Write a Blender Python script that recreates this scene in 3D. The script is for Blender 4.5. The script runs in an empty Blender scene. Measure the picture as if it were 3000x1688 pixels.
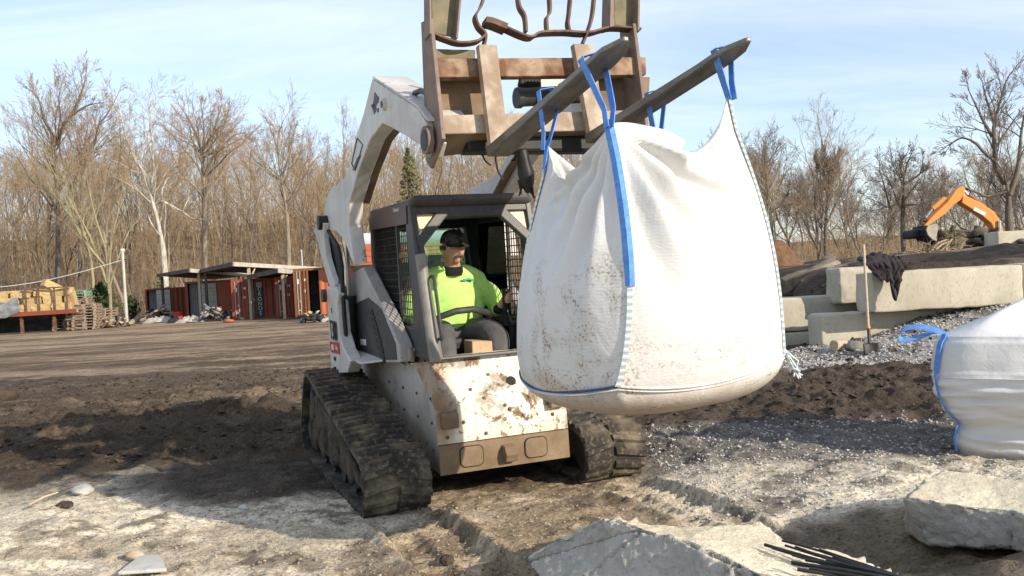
import bpy, bmesh, math, random
import numpy as np
from mathutils import Vector, Matrix, noise as mnoise
from mathutils.geometry import tessellate_polygon

scene = bpy.context.scene
COL = scene.collection
R = math.radians

# ---------------------------------------------------------------- camera
F = 2680.0; HOR = 813.0; ROLL = R(-3.3); CAMH = 1.45      # focal length and horizon in pixels of a 3000 px wide frame
_pit = math.atan((844 - HOR) / F)
FWD = Vector((0, math.cos(_pit), -math.sin(_pit)))
_u0 = Vector((0, math.sin(_pit), math.cos(_pit))); _r0 = Vector((1, 0, 0))
RT = _r0 * math.cos(ROLL) + _u0 * math.sin(ROLL)
UP = _r0 * -math.sin(ROLL) + _u0 * math.cos(ROLL)
CAM = Vector((0, 0, CAMH))
cd = bpy.data.cameras.new('camera'); cam = bpy.data.objects.new('camera', cd); COL.objects.link(cam)
cd.sensor_width = 36; cd.lens = 36 * F / 3000; cd.clip_start = 0.05; cd.clip_end = 3000
cam.matrix_world = Matrix(((RT.x, UP.x, -FWD.x, 0), (RT.y, UP.y, -FWD.y, 0), (RT.z, UP.z, -FWD.z, CAMH), (0, 0, 0, 1)))
scene.camera = cam
scene.render.resolution_x = 1024; scene.render.resolution_y = 576

# ---------------------------------------------------------------- sky, sun, exposure
SUN_EL = R(22.5); SUN_AZ = R(130)                            # azimuth clockwise from +Y
SUN_DIR = Vector((math.sin(SUN_AZ) * math.cos(SUN_EL), math.cos(SUN_AZ) * math.cos(SUN_EL), math.sin(SUN_EL)))
w = bpy.data.worlds.new("World"); scene.world = w; w.use_nodes = True
nt = w.node_tree; nt.nodes.clear()
def _n(nt, t, **k):
    n = nt.nodes.new(t)
    for a, b in k.items(): setattr(n, a, b)
    return n
sky = _n(nt, 'ShaderNodeTexSky', sky_type='NISHITA', sun_disc=False, sun_elevation=SUN_EL, sun_rotation=SUN_AZ, altitude=100, air_density=1.0, dust_density=0.5, ozone_density=3.0)
tc = _n(nt, 'ShaderNodeTexCoord'); sx = _n(nt, 'ShaderNodeSeparateXYZ'); nt.links.new(tc.outputs['Generated'], sx.inputs[0])
zz = _n(nt, 'ShaderNodeMath', operation='ADD'); zz.inputs[1].default_value = 0.16; nt.links.new(sx.outputs['Z'], zz.inputs[0])
dx = _n(nt, 'ShaderNodeMath', operation='DIVIDE'); nt.links.new(sx.outputs['X'], dx.inputs[0]); nt.links.new(zz.outputs[0], dx.inputs[1])
dy = _n(nt, 'ShaderNodeMath', operation='DIVIDE'); nt.links.new(sx.outputs['Y'], dy.inputs[0]); nt.links.new(zz.outputs[0], dy.inputs[1])
cx = _n(nt, 'ShaderNodeCombineXYZ'); nt.links.new(dx.outputs[0], cx.inputs[0]); nt.links.new(dy.outputs[0], cx.inputs[1])
mp = _n(nt, 'ShaderNodeMapping'); mp.inputs['Rotation'].default_value = (0, 0, R(24)); mp.inputs['Scale'].default_value = (0.55, 1.9, 1); nt.links.new(cx.outputs[0], mp.inputs[0])
n1 = _n(nt, 'ShaderNodeTexNoise'); n1.inputs['Scale'].default_value = 0.9; n1.inputs['Detail'].default_value = 9; n1.inputs['Roughness'].default_value = 0.62; n1.inputs['Distortion'].default_value = 0.5
nt.links.new(mp.outputs[0], n1.inputs['Vector'])
rp = _n(nt, 'ShaderNodeValToRGB'); rp.color_ramp.elements[0].position = 0.30; rp.color_ramp.elements[1].position = 0.80
rp.color_ramp.elements[0].color = (0.16,) * 3 + (1,); rp.color_ramp.elements[1].color = (0.62,) * 3 + (1,); nt.links.new(n1.outputs[0], rp.inputs[0])
mx = _n(nt, 'ShaderNodeMix', data_type='RGBA'); nt.links.new(rp.outputs[0], mx.inputs['Factor']); nt.links.new(sky.outputs[0], mx.inputs['A']); mx.inputs['B'].default_value = (7.0, 7.35, 7.9, 1)
bg = _n(nt, 'ShaderNodeBackground'); bg.inputs['Strength'].default_value = 0.135; nt.links.new(mx.outputs['Result'], bg.inputs['Color'])
wo = _n(nt, 'ShaderNodeOutputWorld'); nt.links.new(bg.outputs[0], wo.inputs[0])
sl = bpy.data.lights.new('sun', 'SUN'); sl.energy = 4.2; sl.angle = R(0.5); sl.color = (1.0, 0.89, 0.73)
so = bpy.data.objects.new('sun', sl); COL.objects.link(so); so.rotation_euler = SUN_DIR.to_track_quat('Z', 'Y').to_euler()
scene.view_settings.view_transform = 'Standard'; scene.view_settings.look = 'None'; scene.view_settings.gamma = 1
scene.view_settings.use_curve_mapping = False; scene.view_settings.exposure = 0.5

# ---------------------------------------------------------------- measuring helpers: pixel of the 3000x1688 frame -> point at a known depth or plane
def ray(u, v): return (FWD * F + RT * (u - 1500) - UP * (v - 844)).normalized()
def WP(u, v, y=None, z=None, x=None):
    d = ray(u, v)
    t = (y - CAM.y) / d.y if y is not None else (z - CAM.z) / d.z if z is not None else (x - CAM.x) / d.x
    return CAM + d * t
_ps = R(22.0); _a = R(-1.2); _b = R(0.3)
EX = Vector((math.sin(_ps) * math.cos(_a), -math.cos(_ps) * math.cos(_a), math.sin(_a)))
EY = Vector((math.cos(_ps) * math.cos(_b), math.sin(_ps) * math.cos(_b), math.sin(_b))); EY = (EY - EX * EX.dot(EY)).normalized()
EZ = EX.cross(EY)
ORG = Vector((-0.066, 6.0, 0.0))
MACH = Matrix(((EX.x, EY.x, EZ.x, ORG.x), (EX.y, EY.y, EZ.y, ORG.y), (EX.z, EY.z, EZ.z, ORG.z), (0, 0, 0, 1)))   # loader frame: X forward, Y its left, Z up
MINV = MACH.inverted()
_cl = MINV @ CAM
def ML(u, v, X=None, Y=None, Z=None):
    d = MINV.to_3x3() @ ray(u, v)
    t = (X - _cl.x) / d.x if X is not None else (Y - _cl.y) / d.y if Y is not None else (Z - _cl.z) / d.z
    return _cl + d * t

# ---------------------------------------------------------------- mesh builder
def V(*a): return Vector(a)
class MB:
    def __init__(s): s.v = []; s.f = []; s.s = []
    def add(s, vs, fs, smooth=False, xf=None):
        o = len(s.v)
        s.v += [tuple(xf @ Vector(q)) if xf else tuple(q) for q in vs]
        s.f += [tuple(i + o for i in f) for f in fs]; s.s += [smooth] * len(fs)
        return s
    def box(s, c, d, rot=None, xf=None):
        x, y, z = d[0] / 2, d[1] / 2, d[2] / 2
        vs = [V(a * x, b * y, e * z) for a in (-1, 1) for b in (-1, 1) for e in (-1, 1)]
        if rot is not None: vs = [rot @ q for q in vs]
        return s.add([q + Vector(c) for q in vs], [(0, 1, 3, 2), (4, 6, 7, 5), (0, 4, 5, 1), (2, 3, 7, 6), (0, 2, 6, 4), (1, 5, 7, 3)], xf=xf)
    def prism(s, pts, off, holes=()):
        """polygon pts (3D, planar), with holes, extruded by the vector off"""
        loops = [[Vector(p) for p in pts]] + [[Vector(p) for p in h] for h in holes]
        off = Vector(off); tri = tessellate_polygon(loops); flat = [p for l in loops for p in l]; n = len(flat)
        nrm = Vector((0, 0, 0))
        for i in range(len(loops[0])): nrm += loops[0][i].cross(loops[0][(i + 1) % len(loops[0])])
        fs = []
        for t in tri:
            a, b, c = t; tn = (flat[b] - flat[a]).cross(flat[c] - flat[a])
            if tn.length < 1e-12: continue
            if tn.dot(off) > 0: t = (a, c, b)
            fs.append(tuple(t)); fs.append(tuple(n + i for i in reversed(t)))
        o = 0
        for li, l in enumerate(loops):
            m = len(l); ln = Vector((0, 0, 0))
            for i in range(m): ln += l[i].cross(l[(i + 1) % m])
            flip = (ln.dot(off) > 0) != (li > 0)
            for i in range(m):
                a, b = o + i, o + (i + 1) % m
                q = (a, b, n + b, n + a)
                fs.append(q if flip else q[::-1])
            o += m
        return s.add(flat + [p + off for p in flat], fs)
    def tube(s, pts, r, n=8, cap=True, smooth=True, flat=1.0):
        pts = [Vector(p) for p in pts]; m = len(pts)
        rs = r if isinstance(r, (list, tuple)) else [r] * m
        t0 = (pts[1] - pts[0]).normalized(); a = V(0, 0, 1) if abs(t0.z) < .9 else V(1, 0, 0)
        u = t0.cross(a).normalized(); vs = []
        for i, p in enumerate(pts):
            t = (pts[min(i + 1, m - 1)] - pts[max(i - 1, 0)]).normalized()
            u = (u - t * u.dot(t)); u = u.normalized() if u.length > 1e-6 else t.orthogonal().normalized()
            b = t.cross(u)
            for k in range(n):
                g = 2 * math.pi * k / n; vs.append(p + u * (rs[i] * math.cos(g)) + b * (rs[i] * flat * math.sin(g)))
        fs = [(i * n + k, i * n + (k + 1) % n, (i + 1) * n + (k + 1) % n, (i + 1) * n + k) for i in range(m - 1) for k in range(n)]
        s.add(vs, fs, smooth)
        if cap: s.add(vs[:n], [tuple(range(n))[::-1]]); s.add(vs[-n:], [tuple(range(n))])
        return s
    def cyl(s, a, b, r, n=16, r2=None): return s.tube([a, b], [r, r if r2 is None else r2], n)
    def ribbon(s, pts, wid, th, nrm=None):
        """strap: centre line pts, width vector(s) wid, thickness th along cross direction"""
        pts = [Vector(p) for p in pts]; m = len(pts); vs = []
        for i, p in enumerate(pts):
            t = (pts[min(i + 1, m - 1)] - pts[max(i - 1, 0)]).normalized()
            wv = Vector(wid[i] if isinstance(wid, list) else wid); nn = t.cross(wv).normalized() * th / 2
            vs += [p - wv / 2 - nn, p + wv / 2 - nn, p + wv / 2 + nn, p - wv / 2 + nn]
        fs = [(i * 4 + k, i * 4 + (k + 1) % 4, i * 4 + 4 + (k + 1) % 4, i * 4 + 4 + k) for i in range(m - 1) for k in range(4)]
        fs += [(3, 2, 1, 0), (m * 4 - 4, m * 4 - 3, m * 4 - 2, m * 4 - 1)]
        return s.add(vs, fs)
    def ball(s, c, r, n=10, sc=(1, 1, 1), rot=None):
        vs = []; m = n // 2 + 1
        for i in range(m + 1):
            th = math.pi * i / m
            for k in range(n):
                g = 2 * math.pi * k / n; q = V(r * sc[0] * math.sin(th) * math.cos(g), r * sc[1] * math.sin(th) * math.sin(g), r * sc[2] * math.cos(th))
                vs.append((rot @ q if rot else q) + Vector(c))
        return s.add(vs, [(i * n + k, i * n + n + k, i * n + n + (k + 1) % n, i * n + (k + 1) % n) for i in range(m) for k in range(n)], True)
    def grid(s, P, smooth=True, closed=False):
        h = len(P); wd = len(P[0]); vs = [q for r_ in P for q in r_]
        return s.add(vs, [(i * wd + k, i * wd + (k + 1) % wd, i * wd + wd + (k + 1) % wd, i * wd + wd + k) for i in range(h - 1) for k in range(wd if closed else wd - 1)], smooth)
    def lump(s, c, r, seed=0, sc=(1, 1, 1), n=10, amp=.35, rot=None):
        o = len(s.v); s.ball(V(0, 0, 0), 1, n)
        for i in range(o, len(s.v)):
            q = Vector(s.v[i]); d = 1 + amp * mnoise.noise(q * 1.3 + V(seed * 3.7, seed, 0)) + amp * .4 * mnoise.noise(q * 3.1 + V(seed, 0, 5))
            q = V(q.x * sc[0], q.y * sc[1], q.z * sc[2]) * (r * d)
            s.v[i] = tuple((rot @ q if rot else q) + Vector(c))
        return s
    def mesh(s, name):
        me = bpy.data.meshes.new(name); me.from_pydata(s.v, [], s.f); me.polygons.foreach_set('use_smooth', s.s); me.update()
        return me
    def build(s, name, mat, parent=None, bevel=0, shift=None, clean=False):
        me = s.mesh(name)
        if shift is not None: me.transform(Matrix.Translation(shift))
        if clean:
            bm = bmesh.new(); bm.from_mesh(me); bmesh.ops.remove_doubles(bm, verts=bm.verts, dist=1e-5); bmesh.ops.recalc_face_normals(bm, faces=bm.faces); bm.to_mesh(me); bm.free()
        if mat: me.materials.append(mat)
        return link(name, me, parent, bevel)
def link(name, me, parent=None, bevel=0):
    o = bpy.data.objects.new(name, me); COL.objects.link(o)
    if parent: o.parent = parent
    if bevel:
        b = o.modifiers.new('bevel', 'BEVEL'); b.width = bevel; b.segments = 2; b.limit_method = 'ANGLE'; b.angle_limit = R(35)
    return o
def tag(o, label=None, cat=None, group=None, kind=None):
    if label: o['label'] = label
    if cat: o['category'] = cat
    if group: o['group'] = group
    if kind: o['kind'] = kind
    return o
def thing(name, label, cat, mat=None, group=None):
    o = bpy.data.objects.new(name, None); COL.objects.link(o); o.empty_display_size = .2
    if mat is not None: o.matrix_world = mat if isinstance(mat, Matrix) else Matrix.Translation(mat)
    return tag(o, label, cat, group)
def copy_tree(o, parent=None):
    c = o.copy(); COL.objects.link(c)
    if parent: c.parent = parent
    for ch in list(o.children): copy_tree(ch, c)
    return c
def at(p, rz=0, s=1): return Matrix.Translation(p) @ Matrix.Rotation(rz, 4, 'Z') @ Matrix.Scale(s, 4)

def text_mesh(txt, size, depth=.002):
    cu = bpy.data.curves.new('txt', 'FONT'); cu.body = txt; cu.size = size; cu.extrude = depth; cu.align_x = 'CENTER'; cu.align_y = 'CENTER'
    o = bpy.data.objects.new('txt', cu); COL.objects.link(o)
    dg = bpy.context.evaluated_depsgraph_get(); me = bpy.data.meshes.new_from_object(o.evaluated_get(dg))
    bpy.data.objects.remove(o); bpy.data.curves.remove(cu)
    return me
def text_obj(name, txt, size, mat, parent, pos, right, up, sx=1.0):
    me = text_mesh(txt, size); r = Vector(right).normalized(); u = Vector(up); u = (u - r * u.dot(r)).normalized(); n = r.cross(u)
    me.transform(Matrix(((r.x * sx, u.x, n.x, pos[0]), (r.y * sx, u.y, n.y, pos[1]), (r.z * sx, u.z, n.z, pos[2]), (0, 0, 0, 1))))
    me.materials.append(mat); return link(name, me, parent)
def fused(mb, name, mat, parent, voxel, smooth=4, shift=None):
    """overlapping shapes of mb melted into one continuous surface"""
    me = mb.mesh('tmp'); o = bpy.data.objects.new('tmp', me); COL.objects.link(o)
    m = o.modifiers.new('r', 'REMESH'); m.mode = 'VOXEL'; m.voxel_size = voxel; m.use_smooth_shade = True
    if smooth:
        k = o.modifiers.new('s', 'SMOOTH'); k.iterations = smooth; k.factor = .5
    dg = bpy.context.evaluated_depsgraph_get(); out = bpy.data.meshes.new_from_object(o.evaluated_get(dg)); bpy.data.objects.remove(o)
    out.name = name
    if shift is not None: out.transform(Matrix.Translation(shift))
    out.materials.clear(); out.materials.append(mat); out.polygons.foreach_set('use_smooth', [True] * len(out.polygons))
    return link(name, out, parent)

# ---------------------------------------------------------------- materials
def newmat(name):
    m = bpy.data.materials.new(name); m.use_nodes = True
    nt = m.node_tree; b = nt.nodes['Principled BSDF']; b.inputs['Specular IOR Level'].default_value = .3
    return m, nt, b
def noise_node(nt, vec, scale, detail=6, rough=.6, dist=0):
    n = nt.nodes.new('ShaderNodeTexNoise'); n.inputs['Scale'].default_value = scale; n.inputs['Detail'].default_value = detail
    n.inputs['Roughness'].default_value = rough; n.inputs['Distortion'].default_value = dist
    if vec: nt.links.new(vec, n.inputs['Vector'])
    return n.outputs['Fac']
def ramp(nt, fac, stops):
    r = nt.nodes.new('ShaderNodeValToRGB'); e = r.color_ramp.elements
    while len(e) < len(stops): e.new(.5)
    for i, (p, c) in enumerate(stops):
        e[i].position = p; e[i].color = (tuple(c) + (1,)) if not isinstance(c, (int, float)) else (c, c, c, 1)
    nt.links.new(fac, r.inputs[0]); return r.outputs[0]
def mixc(nt, f, a, b, blend='MIX'):
    m = nt.nodes.new('ShaderNodeMix'); m.data_type = 'RGBA'; m.blend_type = blend
    for s, val in ((m.inputs['Factor'], f), (m.inputs['A'], a), (m.inputs['B'], b)):
        if isinstance(val, (int, float)): s.default_value = val
        elif isinstance(val, tuple): s.default_value = val + (1,)
        else: nt.links.new(val, s)
    return m.outputs['Result']
def mathn(nt, op, a, b=None):
    m = nt.nodes.new('ShaderNodeMath'); m.operation = op
    for i, val in enumerate((a, b)):
        if val is None: continue
        if isinstance(val, (int, float)): m.inputs[i].default_value = val
        else: nt.links.new(val, m.inputs[i])
    return m.outputs[0]
def bump(nt, b, h, strength, dist=.01):
    n = nt.nodes.new('ShaderNodeBump'); n.inputs['Strength'].default_value = strength; n.inputs['Distance'].default_value = dist
    nt.links.new(h, n.inputs['Height']); nt.links.new(n.outputs[0], b.inputs['Normal'])
def objco(nt, scale=None):
    t = nt.nodes.new('ShaderNodeTexCoord').outputs['Object']
    if scale:
        m = nt.nodes.new('ShaderNodeMapping'); m.inputs['Scale'].default_value = scale; nt.links.new(t, m.inputs[0]); t = m.outputs[0]
    return t
def M_noise(name, c1, c2, scale=6, rough=.8, bs=.3, bd=.01, stretch=None, c3=None, metal=0, lo=.35, hi=.65, fine=8):
    m, nt, b = newmat(name); co = objco(nt, stretch)
    n = noise_node(nt, co, scale); n2 = noise_node(nt, co, scale * fine, 5)
    col = ramp(nt, n, [(lo, c1), (hi, c2)])
    col = mixc(nt, ramp(nt, n2, [(.52, 0.0), (.72, .6)]), col, c3 or tuple(x * .6 for x in c1))
    nt.links.new(col, b.inputs['Base Color']); b.inputs['Roughness'].default_value = rough; b.inputs['Metallic'].default_value = metal
    bump(nt, b, mathn(nt, 'ADD', n, n2), bs, bd); return m
def M_paint(name, paint, rust=(.13, .06, .03), prim=(.25, .24, .22), dirt=(.22, .17, .11), chip=.6, dirtamt=.5, rough=.5, scale=5, zdirt=None):
    """worn paint: chips down to rust with a primer rim, thin dirt"""
    m, nt, b = newmat(name); co = objco(nt)
    n = noise_node(nt, co, scale, 9, .68, .3); d = noise_node(nt, co, scale * .45, 6, .6); f = noise_node(nt, co, scale * 9, 4); st = noise_node(nt, objco(nt, (14, 14, 1.6)), 1.6, 5)
    col = mixc(nt, ramp(nt, d, [(.38, 0.0), (.72, dirtamt)]), paint, dirt)
    col = mixc(nt, ramp(nt, st, [(.5, 0.0), (.75, dirtamt * .6)]), col, dirt)
    col = mixc(nt, ramp(nt, f, [(.6, 0.0), (.75, .35 * dirtamt + .1)]), col, tuple(x * .5 for x in dirt))
    if zdirt:
        z = nt.nodes.new('ShaderNodeSeparateXYZ'); nt.links.new(co, z.inputs[0])
        zf = mathn(nt, 'ADD', z.outputs['Z'], mathn(nt, 'MULTIPLY', d, -.35))
        mr = nt.nodes.new('ShaderNodeMapRange'); mr.inputs['From Min'].default_value = zdirt[0]; mr.inputs['From Max'].default_value = zdirt[1]; mr.inputs['To Min'].default_value = .85; mr.inputs['To Max'].default_value = 0
        nt.links.new(zf, mr.inputs[0]); col = mixc(nt, mr.outputs[0], col, dirt)
    col = mixc(nt, ramp(nt, n, [(chip, 0.0), (chip + .012, 1.0)]), col, prim)
    col = mixc(nt, ramp(nt, n, [(chip + .02, 0.0), (chip + .05, 1.0)]), col, rust)
    nt.links.new(col, b.inputs['Base Color']); b.inputs['Roughness'].default_value = rough
    bump(nt, b, mathn(nt, 'SUBTRACT', f, ramp(nt, n, [(chip, 0.0), (chip + .02, 1.0)])), .25, .003); return m
def M_flat(name, c, rough=.6, metal=0, var=.25, scale=12):
    return M_noise(name, tuple(x * (1 - var) for x in c), tuple(min(1, x * (1 + var)) for x in c), scale, rough, .12, .003, metal=metal)
m_white = M_paint('worn_white_paint', (.57, .555, .52), chip=.63, dirtamt=.55, scale=4, dirt=(.24, .20, .15))
m_body = M_paint('dirty_white_paint', (.44, .43, .41), chip=.61, dirtamt=.75, scale=4, dirt=(.17, .135, .095), zdirt=(.1, .70))
m_plate = M_paint('chipped_white_paint', (.74, .70, .60), rust=(.17, .10, .055), prim=(.32, .27, .20), chip=.545, dirtamt=.35, scale=5.5, dirt=(.36, .27, .17), zdirt=(.0, .62))
def M_frontplate():
    m, nt, b = newmat('chipped_front_plate'); co = objco(nt)
    n = noise_node(nt, co, 6.0, 10, .70, .4); n2 = noise_node(nt, co, 19, 6, .65); n3 = noise_node(nt, co, 3.1, 5, .6, .3); f = noise_node(nt, co, 60, 4); sc = noise_node(nt, objco(nt, (6, 60, 5)), 2.0, 4, .7); dp = noise_node(nt, objco(nt, (9, 22, 1.4)), 2.0, 5)
    col = mixc(nt, ramp(nt, n3, [(.35, 0.0), (.7, .55)]), (.74, .70, .61), (.52, .42, .29))
    col = mixc(nt, ramp(nt, dp, [(.5, 0.0), (.72, .45)]), col, (.40, .30, .19))
    col = mixc(nt, ramp(nt, n3, [(.56, 0.0), (.575, .85)]), col, (.34, .30, .245))          # bare primer patches
    col = mixc(nt, ramp(nt, n, [(.545, 0.0), (.555, 1.0)]), col, (.36, .30, .23))
    col = mixc(nt, ramp(nt, n, [(.56, 0.0), (.60, 1.0)]), col, (.16, .09, .05))
    col = mixc(nt, ramp(nt, n2, [(.60, 0.0), (.63, .9)]), col, (.15, .10, .06))
    col = mixc(nt, ramp(nt, sc, [(.66, 0.0), (.69, .6)]), col, (.25, .2, .15))
    col = mixc(nt, ramp(nt, f, [(.62, 0.0), (.72, .5)]), col, (.22, .16, .10))
    sp = nt.nodes.new('ShaderNodeSeparateXYZ'); nt.links.new(co, sp.inputs[0])
    ed = nt.nodes.new('ShaderNodeMapRange'); ed.inputs['From Min'].default_value = -.36; ed.inputs['From Max'].default_value = -.47; nt.links.new(mathn(nt, 'ADD', sp.outputs['Y'], mathn(nt, 'MULTIPLY', n3, -.12)), ed.inputs[0])
    col = mixc(nt, mathn(nt, 'MULTIPLY', ed.outputs[0], .8), col, (.24, .15, .085))
    lo = nt.nodes.new('ShaderNodeMapRange'); lo.inputs['From Min'].default_value = .56; lo.inputs['From Max'].default_value = .30; nt.links.new(mathn(nt, 'ADD', sp.outputs['Z'], mathn(nt, 'MULTIPLY', n, .12)), lo.inputs[0])
    col = mixc(nt, mathn(nt, 'MULTIPLY', lo.outputs[0], .75), col, (.40, .30, .185))
    nt.links.new(col, b.inputs['Base Color']); b.inputs['Roughness'].default_value = .6
    bump(nt, b, mathn(nt, 'SUBTRACT', f, ramp(nt, n, [(.565, 0.0), (.59, 1.0)])), .35, .004); return m
m_plate = M_frontplate()
m_lower = M_noise('bare_brown_steel', (.145, .098, .058), (.24, .172, .108), 5, .75, .2, .004, c3=(.13, .065, .03))
m_rust = M_noise('rusty_steel', (.15, .07, .038), (.34, .25, .17), 7, .8, .25, .004, c3=(.09, .045, .026), lo=.42, hi=.60)
m_rustpale = M_noise('pale_worn_steel', (.28, .21, .15), (.46, .39, .31), 8, .75, .25, .004, c3=(.20, .11, .065), lo=.4, hi=.62)
m_sidepl = M_noise('dull_brown_steel', (.16, .12, .095), (.25, .19, .16), 6, .75, .2, .004, c3=(.11, .06, .04))
m_fork = M_noise('worn_fork_steel', (.13, .122, .108), (.25, .235, .21), 4, .42, .2, .003, stretch=(1, 5, 5), c3=(.09, .08, .068), metal=.45)
m_dkrust = M_noise('dark_rusted_bar', (.075, .042, .028), (.19, .12, .085), 9, .8, .25, .003, c3=(.05, .03, .022))
m_olive = M_noise('olive_rusty_paint', (.12, .115, .075), (.22, .19, .12), 9, .75, .2, .004, c3=(.18, .085, .04))
m_rubber = M_noise('muddy_rubber', (.034, .029, .024), (.19, .148, .10), 4, .92, .7, .012, c3=(.27, .21, .14), lo=.46, hi=.72, fine=6)
m_mud = M_noise('caked_mud', (.055, .042, .03), (.15, .115, .08), 7, .95, 1.0, .03, c3=(.03, .024, .018))
m_cab = M_noise('charcoal_paint', (.038, .037, .037), (.065, .062, .060), 4, .42, .1, .002, c3=(.08, .07, .06))
m_cabred = M_noise('faded_maroon_paint', (.085, .045, .040), (.12, .075, .066), 4, .5, .1, .002, c3=(.10, .09, .08))
m_pillar = M_noise('scuffed_grey_paint', (.17, .165, .15), (.25, .24, .215), 7, .5, .15, .003, c3=(.15, .08, .045))
m_black = M_flat('black_plastic', (.016, .016, .016), .5)
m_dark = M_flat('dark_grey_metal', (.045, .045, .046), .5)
m_hose = M_flat('black_hose', (.02, .02, .02), .6)
m_chrome = M_flat('chrome_rod', (.55, .54, .52), .25, .9, .1)
m_wire = M_flat('dark_wire_grid', (.035, .03, .026), .6)
m_cream = M_noise('cream_reflection', (.50, .40, .22), (.62, .52, .30), 8, .35, .05, .002)  # yellow reflection of the corner glass put into its colour
m_redlabel = M_flat('red_sticker', (.42, .05, .03), .5, 0, .12)
m_whitelabel = M_flat('white_sticker', (.62, .62, .60), .5, 0, .08)
m_ink = M_flat('black_lettering', (.012, .012, .012), .5)
m_seat = M_flat('black_vinyl', (.02, .02, .021), .5)
m_card = M_noise('tan_cardboard', (.44, .30, .18), (.52, .37, .23), 5, .85, .1, .002)
def M_glass():
    m, nt, b = newmat('cab_glass'); nt.nodes.remove(b); o = nt.nodes['Material Output']
    g = nt.nodes.new('ShaderNodeBsdfGlossy'); g.inputs['Roughness'].default_value = .02
    t = nt.nodes.new('ShaderNodeBsdfTransparent'); t.inputs['Color'].default_value = (.62, .78, .70, 1)
    fr = nt.nodes.new('ShaderNodeFresnel'); fr.inputs['IOR'].default_value = 1.45
    mx = nt.nodes.new('ShaderNodeMixShader'); nt.links.new(fr.outputs[0], mx.inputs[0]); nt.links.new(t.outputs[0], mx.inputs[1]); nt.links.new(g.outputs[0], mx.inputs[2]); nt.links.new(mx.outputs[0], o.inputs[0])
    return m
m_glass = M_glass()
def M_bag(name, mode):
    m, nt, b = newmat(name); co = objco(nt)
    sp = nt.nodes.new('ShaderNodeSeparateXYZ'); nt.links.new(co, sp.inputs[0])
    base = (.62, .62, .615)
    fine = noise_node(nt, co, 70, 3, .7); mid = noise_node(nt, co, 4.5, 6, .65, .6); big = noise_node(nt, co, 2.0, 3)
    def rng(o, a, b_, lo=0., hi=1.):
        mr = nt.nodes.new('ShaderNodeMapRange'); mr.interpolation_type = 'SMOOTHSTEP'
        for k, val in (('From Min', a), ('From Max', b_), ('To Min', lo), ('To Max', hi)): mr.inputs[k].default_value = val
        nt.links.new(o, mr.inputs[0]); return mr.outputs[0]
    if mode == 'hang':
        # muddy specks and smears rubbed on the left side and round the bottom edge
        side = rng(sp.outputs['Y'], -.30, -.46); hz = mathn(nt, 'MULTIPLY', rng(sp.outputs['Z'], .06, .22), rng(sp.outputs['Z'], .88, .58)); hx = rng(sp.outputs['X'], -.25, .18)
        reg = mathn(nt, 'MULTIPLY', mathn(nt, 'MULTIPLY', side, hz), hx)
        patch = ramp(nt, mid, [(.47, 0.0), (.60, 1.0)])
        speck = ramp(nt, fine, [(.52, 0.0), (.60, 1.0)])
        f1 = mathn(nt, 'MULTIPLY', mathn(nt, 'MULTIPLY', reg, patch), speck)
        col = mixc(nt, mathn(nt, 'MULTIPLY', mathn(nt, 'MULTIPLY', reg, patch), .35), base, (.45, .38, .28))
        col = mixc(nt, mathn(nt, 'MULTIPLY', f1, .85), col, (.10, .075, .05))
        low = rng(mathn(nt, 'ADD', sp.outputs['Z'], mathn(nt, 'MULTIPLY', mid, -.22)), .16, -.12)
        col = mixc(nt, mathn(nt, 'MULTIPLY', low, .75), col, (.36, .25, .15))
        f2 = mathn(nt, 'MULTIPLY', rng(sp.outputs['Z'], .55, .18), mathn(nt, 'MULTIPLY', ramp(nt, noise_node(nt, objco(nt, (1, .6, 1.6)), 6, 7, .7, 1.2), [(.50, 0.0), (.60, 1.0)]), speck))
        col = mixc(nt, mathn(nt, 'MULTIPLY', f2, .9), col, (.22, .14, .08))
    else:
        low = rng(mathn(nt, 'ADD', sp.outputs['Z'], mathn(nt, 'MULTIPLY', mid, -.2)), .25, -.1)
        col = mixc(nt, mathn(nt, 'MULTIPLY', low, .35), base, (.42, .36, .28))
    nt.links.new(col, b.inputs['Base Color']); b.inputs['Roughness'].default_value = .55
    wv = nt.nodes.new('ShaderNodeTexWave'); wv.bands_direction = 'Z'; wv.inputs['Scale'].default_value = 22; wv.inputs['Distortion'].default_value = 4; wv.inputs['Detail'].default_value = 2; nt.links.new(co, wv.inputs[0])
    cr = noise_node(nt, co, 9, 6, .6, .8)
    bump(nt, b, mathn(nt, 'ADD', mathn(nt, 'MULTIPLY', wv.outputs['Fac'], .03), cr), .38, .02)
    return m
m_bag = M_bag('white_woven_polypropylene', 'hang'); m_bag2 = M_bag('white_woven_sack', 'stand')
m_strap = M_noise('blue_webbing', (.07, .20, .58), (.11, .30, .70), 30, .7, .3, .002, c3=(.30, .45, .75))
def M_seam():
    m, nt, b = newmat('stitched_seam'); co = objco(nt)
    wv = nt.nodes.new('ShaderNodeTexWave'); wv.bands_direction = 'Z'; wv.inputs['Scale'].default_value = 11; wv.inputs['Distortion'].default_value = .6; nt.links.new(co, wv.inputs[0])
    nt.links.new(ramp(nt, wv.outputs['Fac'], [(.35, (.45, .58, .64)), (.6, (.78, .78, .74))]), b.inputs['Base Color']); b.inputs['Roughness'].default_value = .7
    bump(nt, b, wv.outputs['Fac'], .5, .004); return m
m_seam = M_seam()
m_cord = M_flat('navy_cord', (.05, .09, .16), .7)
m_conc = M_noise('cast_concrete', (.38, .345, .265), (.52, .475, .38), 2.2, .9, .3, .01, c3=(.26, .235, .18), stretch=(1, 1, .55), lo=.3, hi=.7, fine=14)
m_rubble = M_noise('broken_concrete', (.30, .285, .25), (.45, .42, .36), 6, .95, 1.0, .02, c3=(.16, .155, .15), fine=6)
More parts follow.
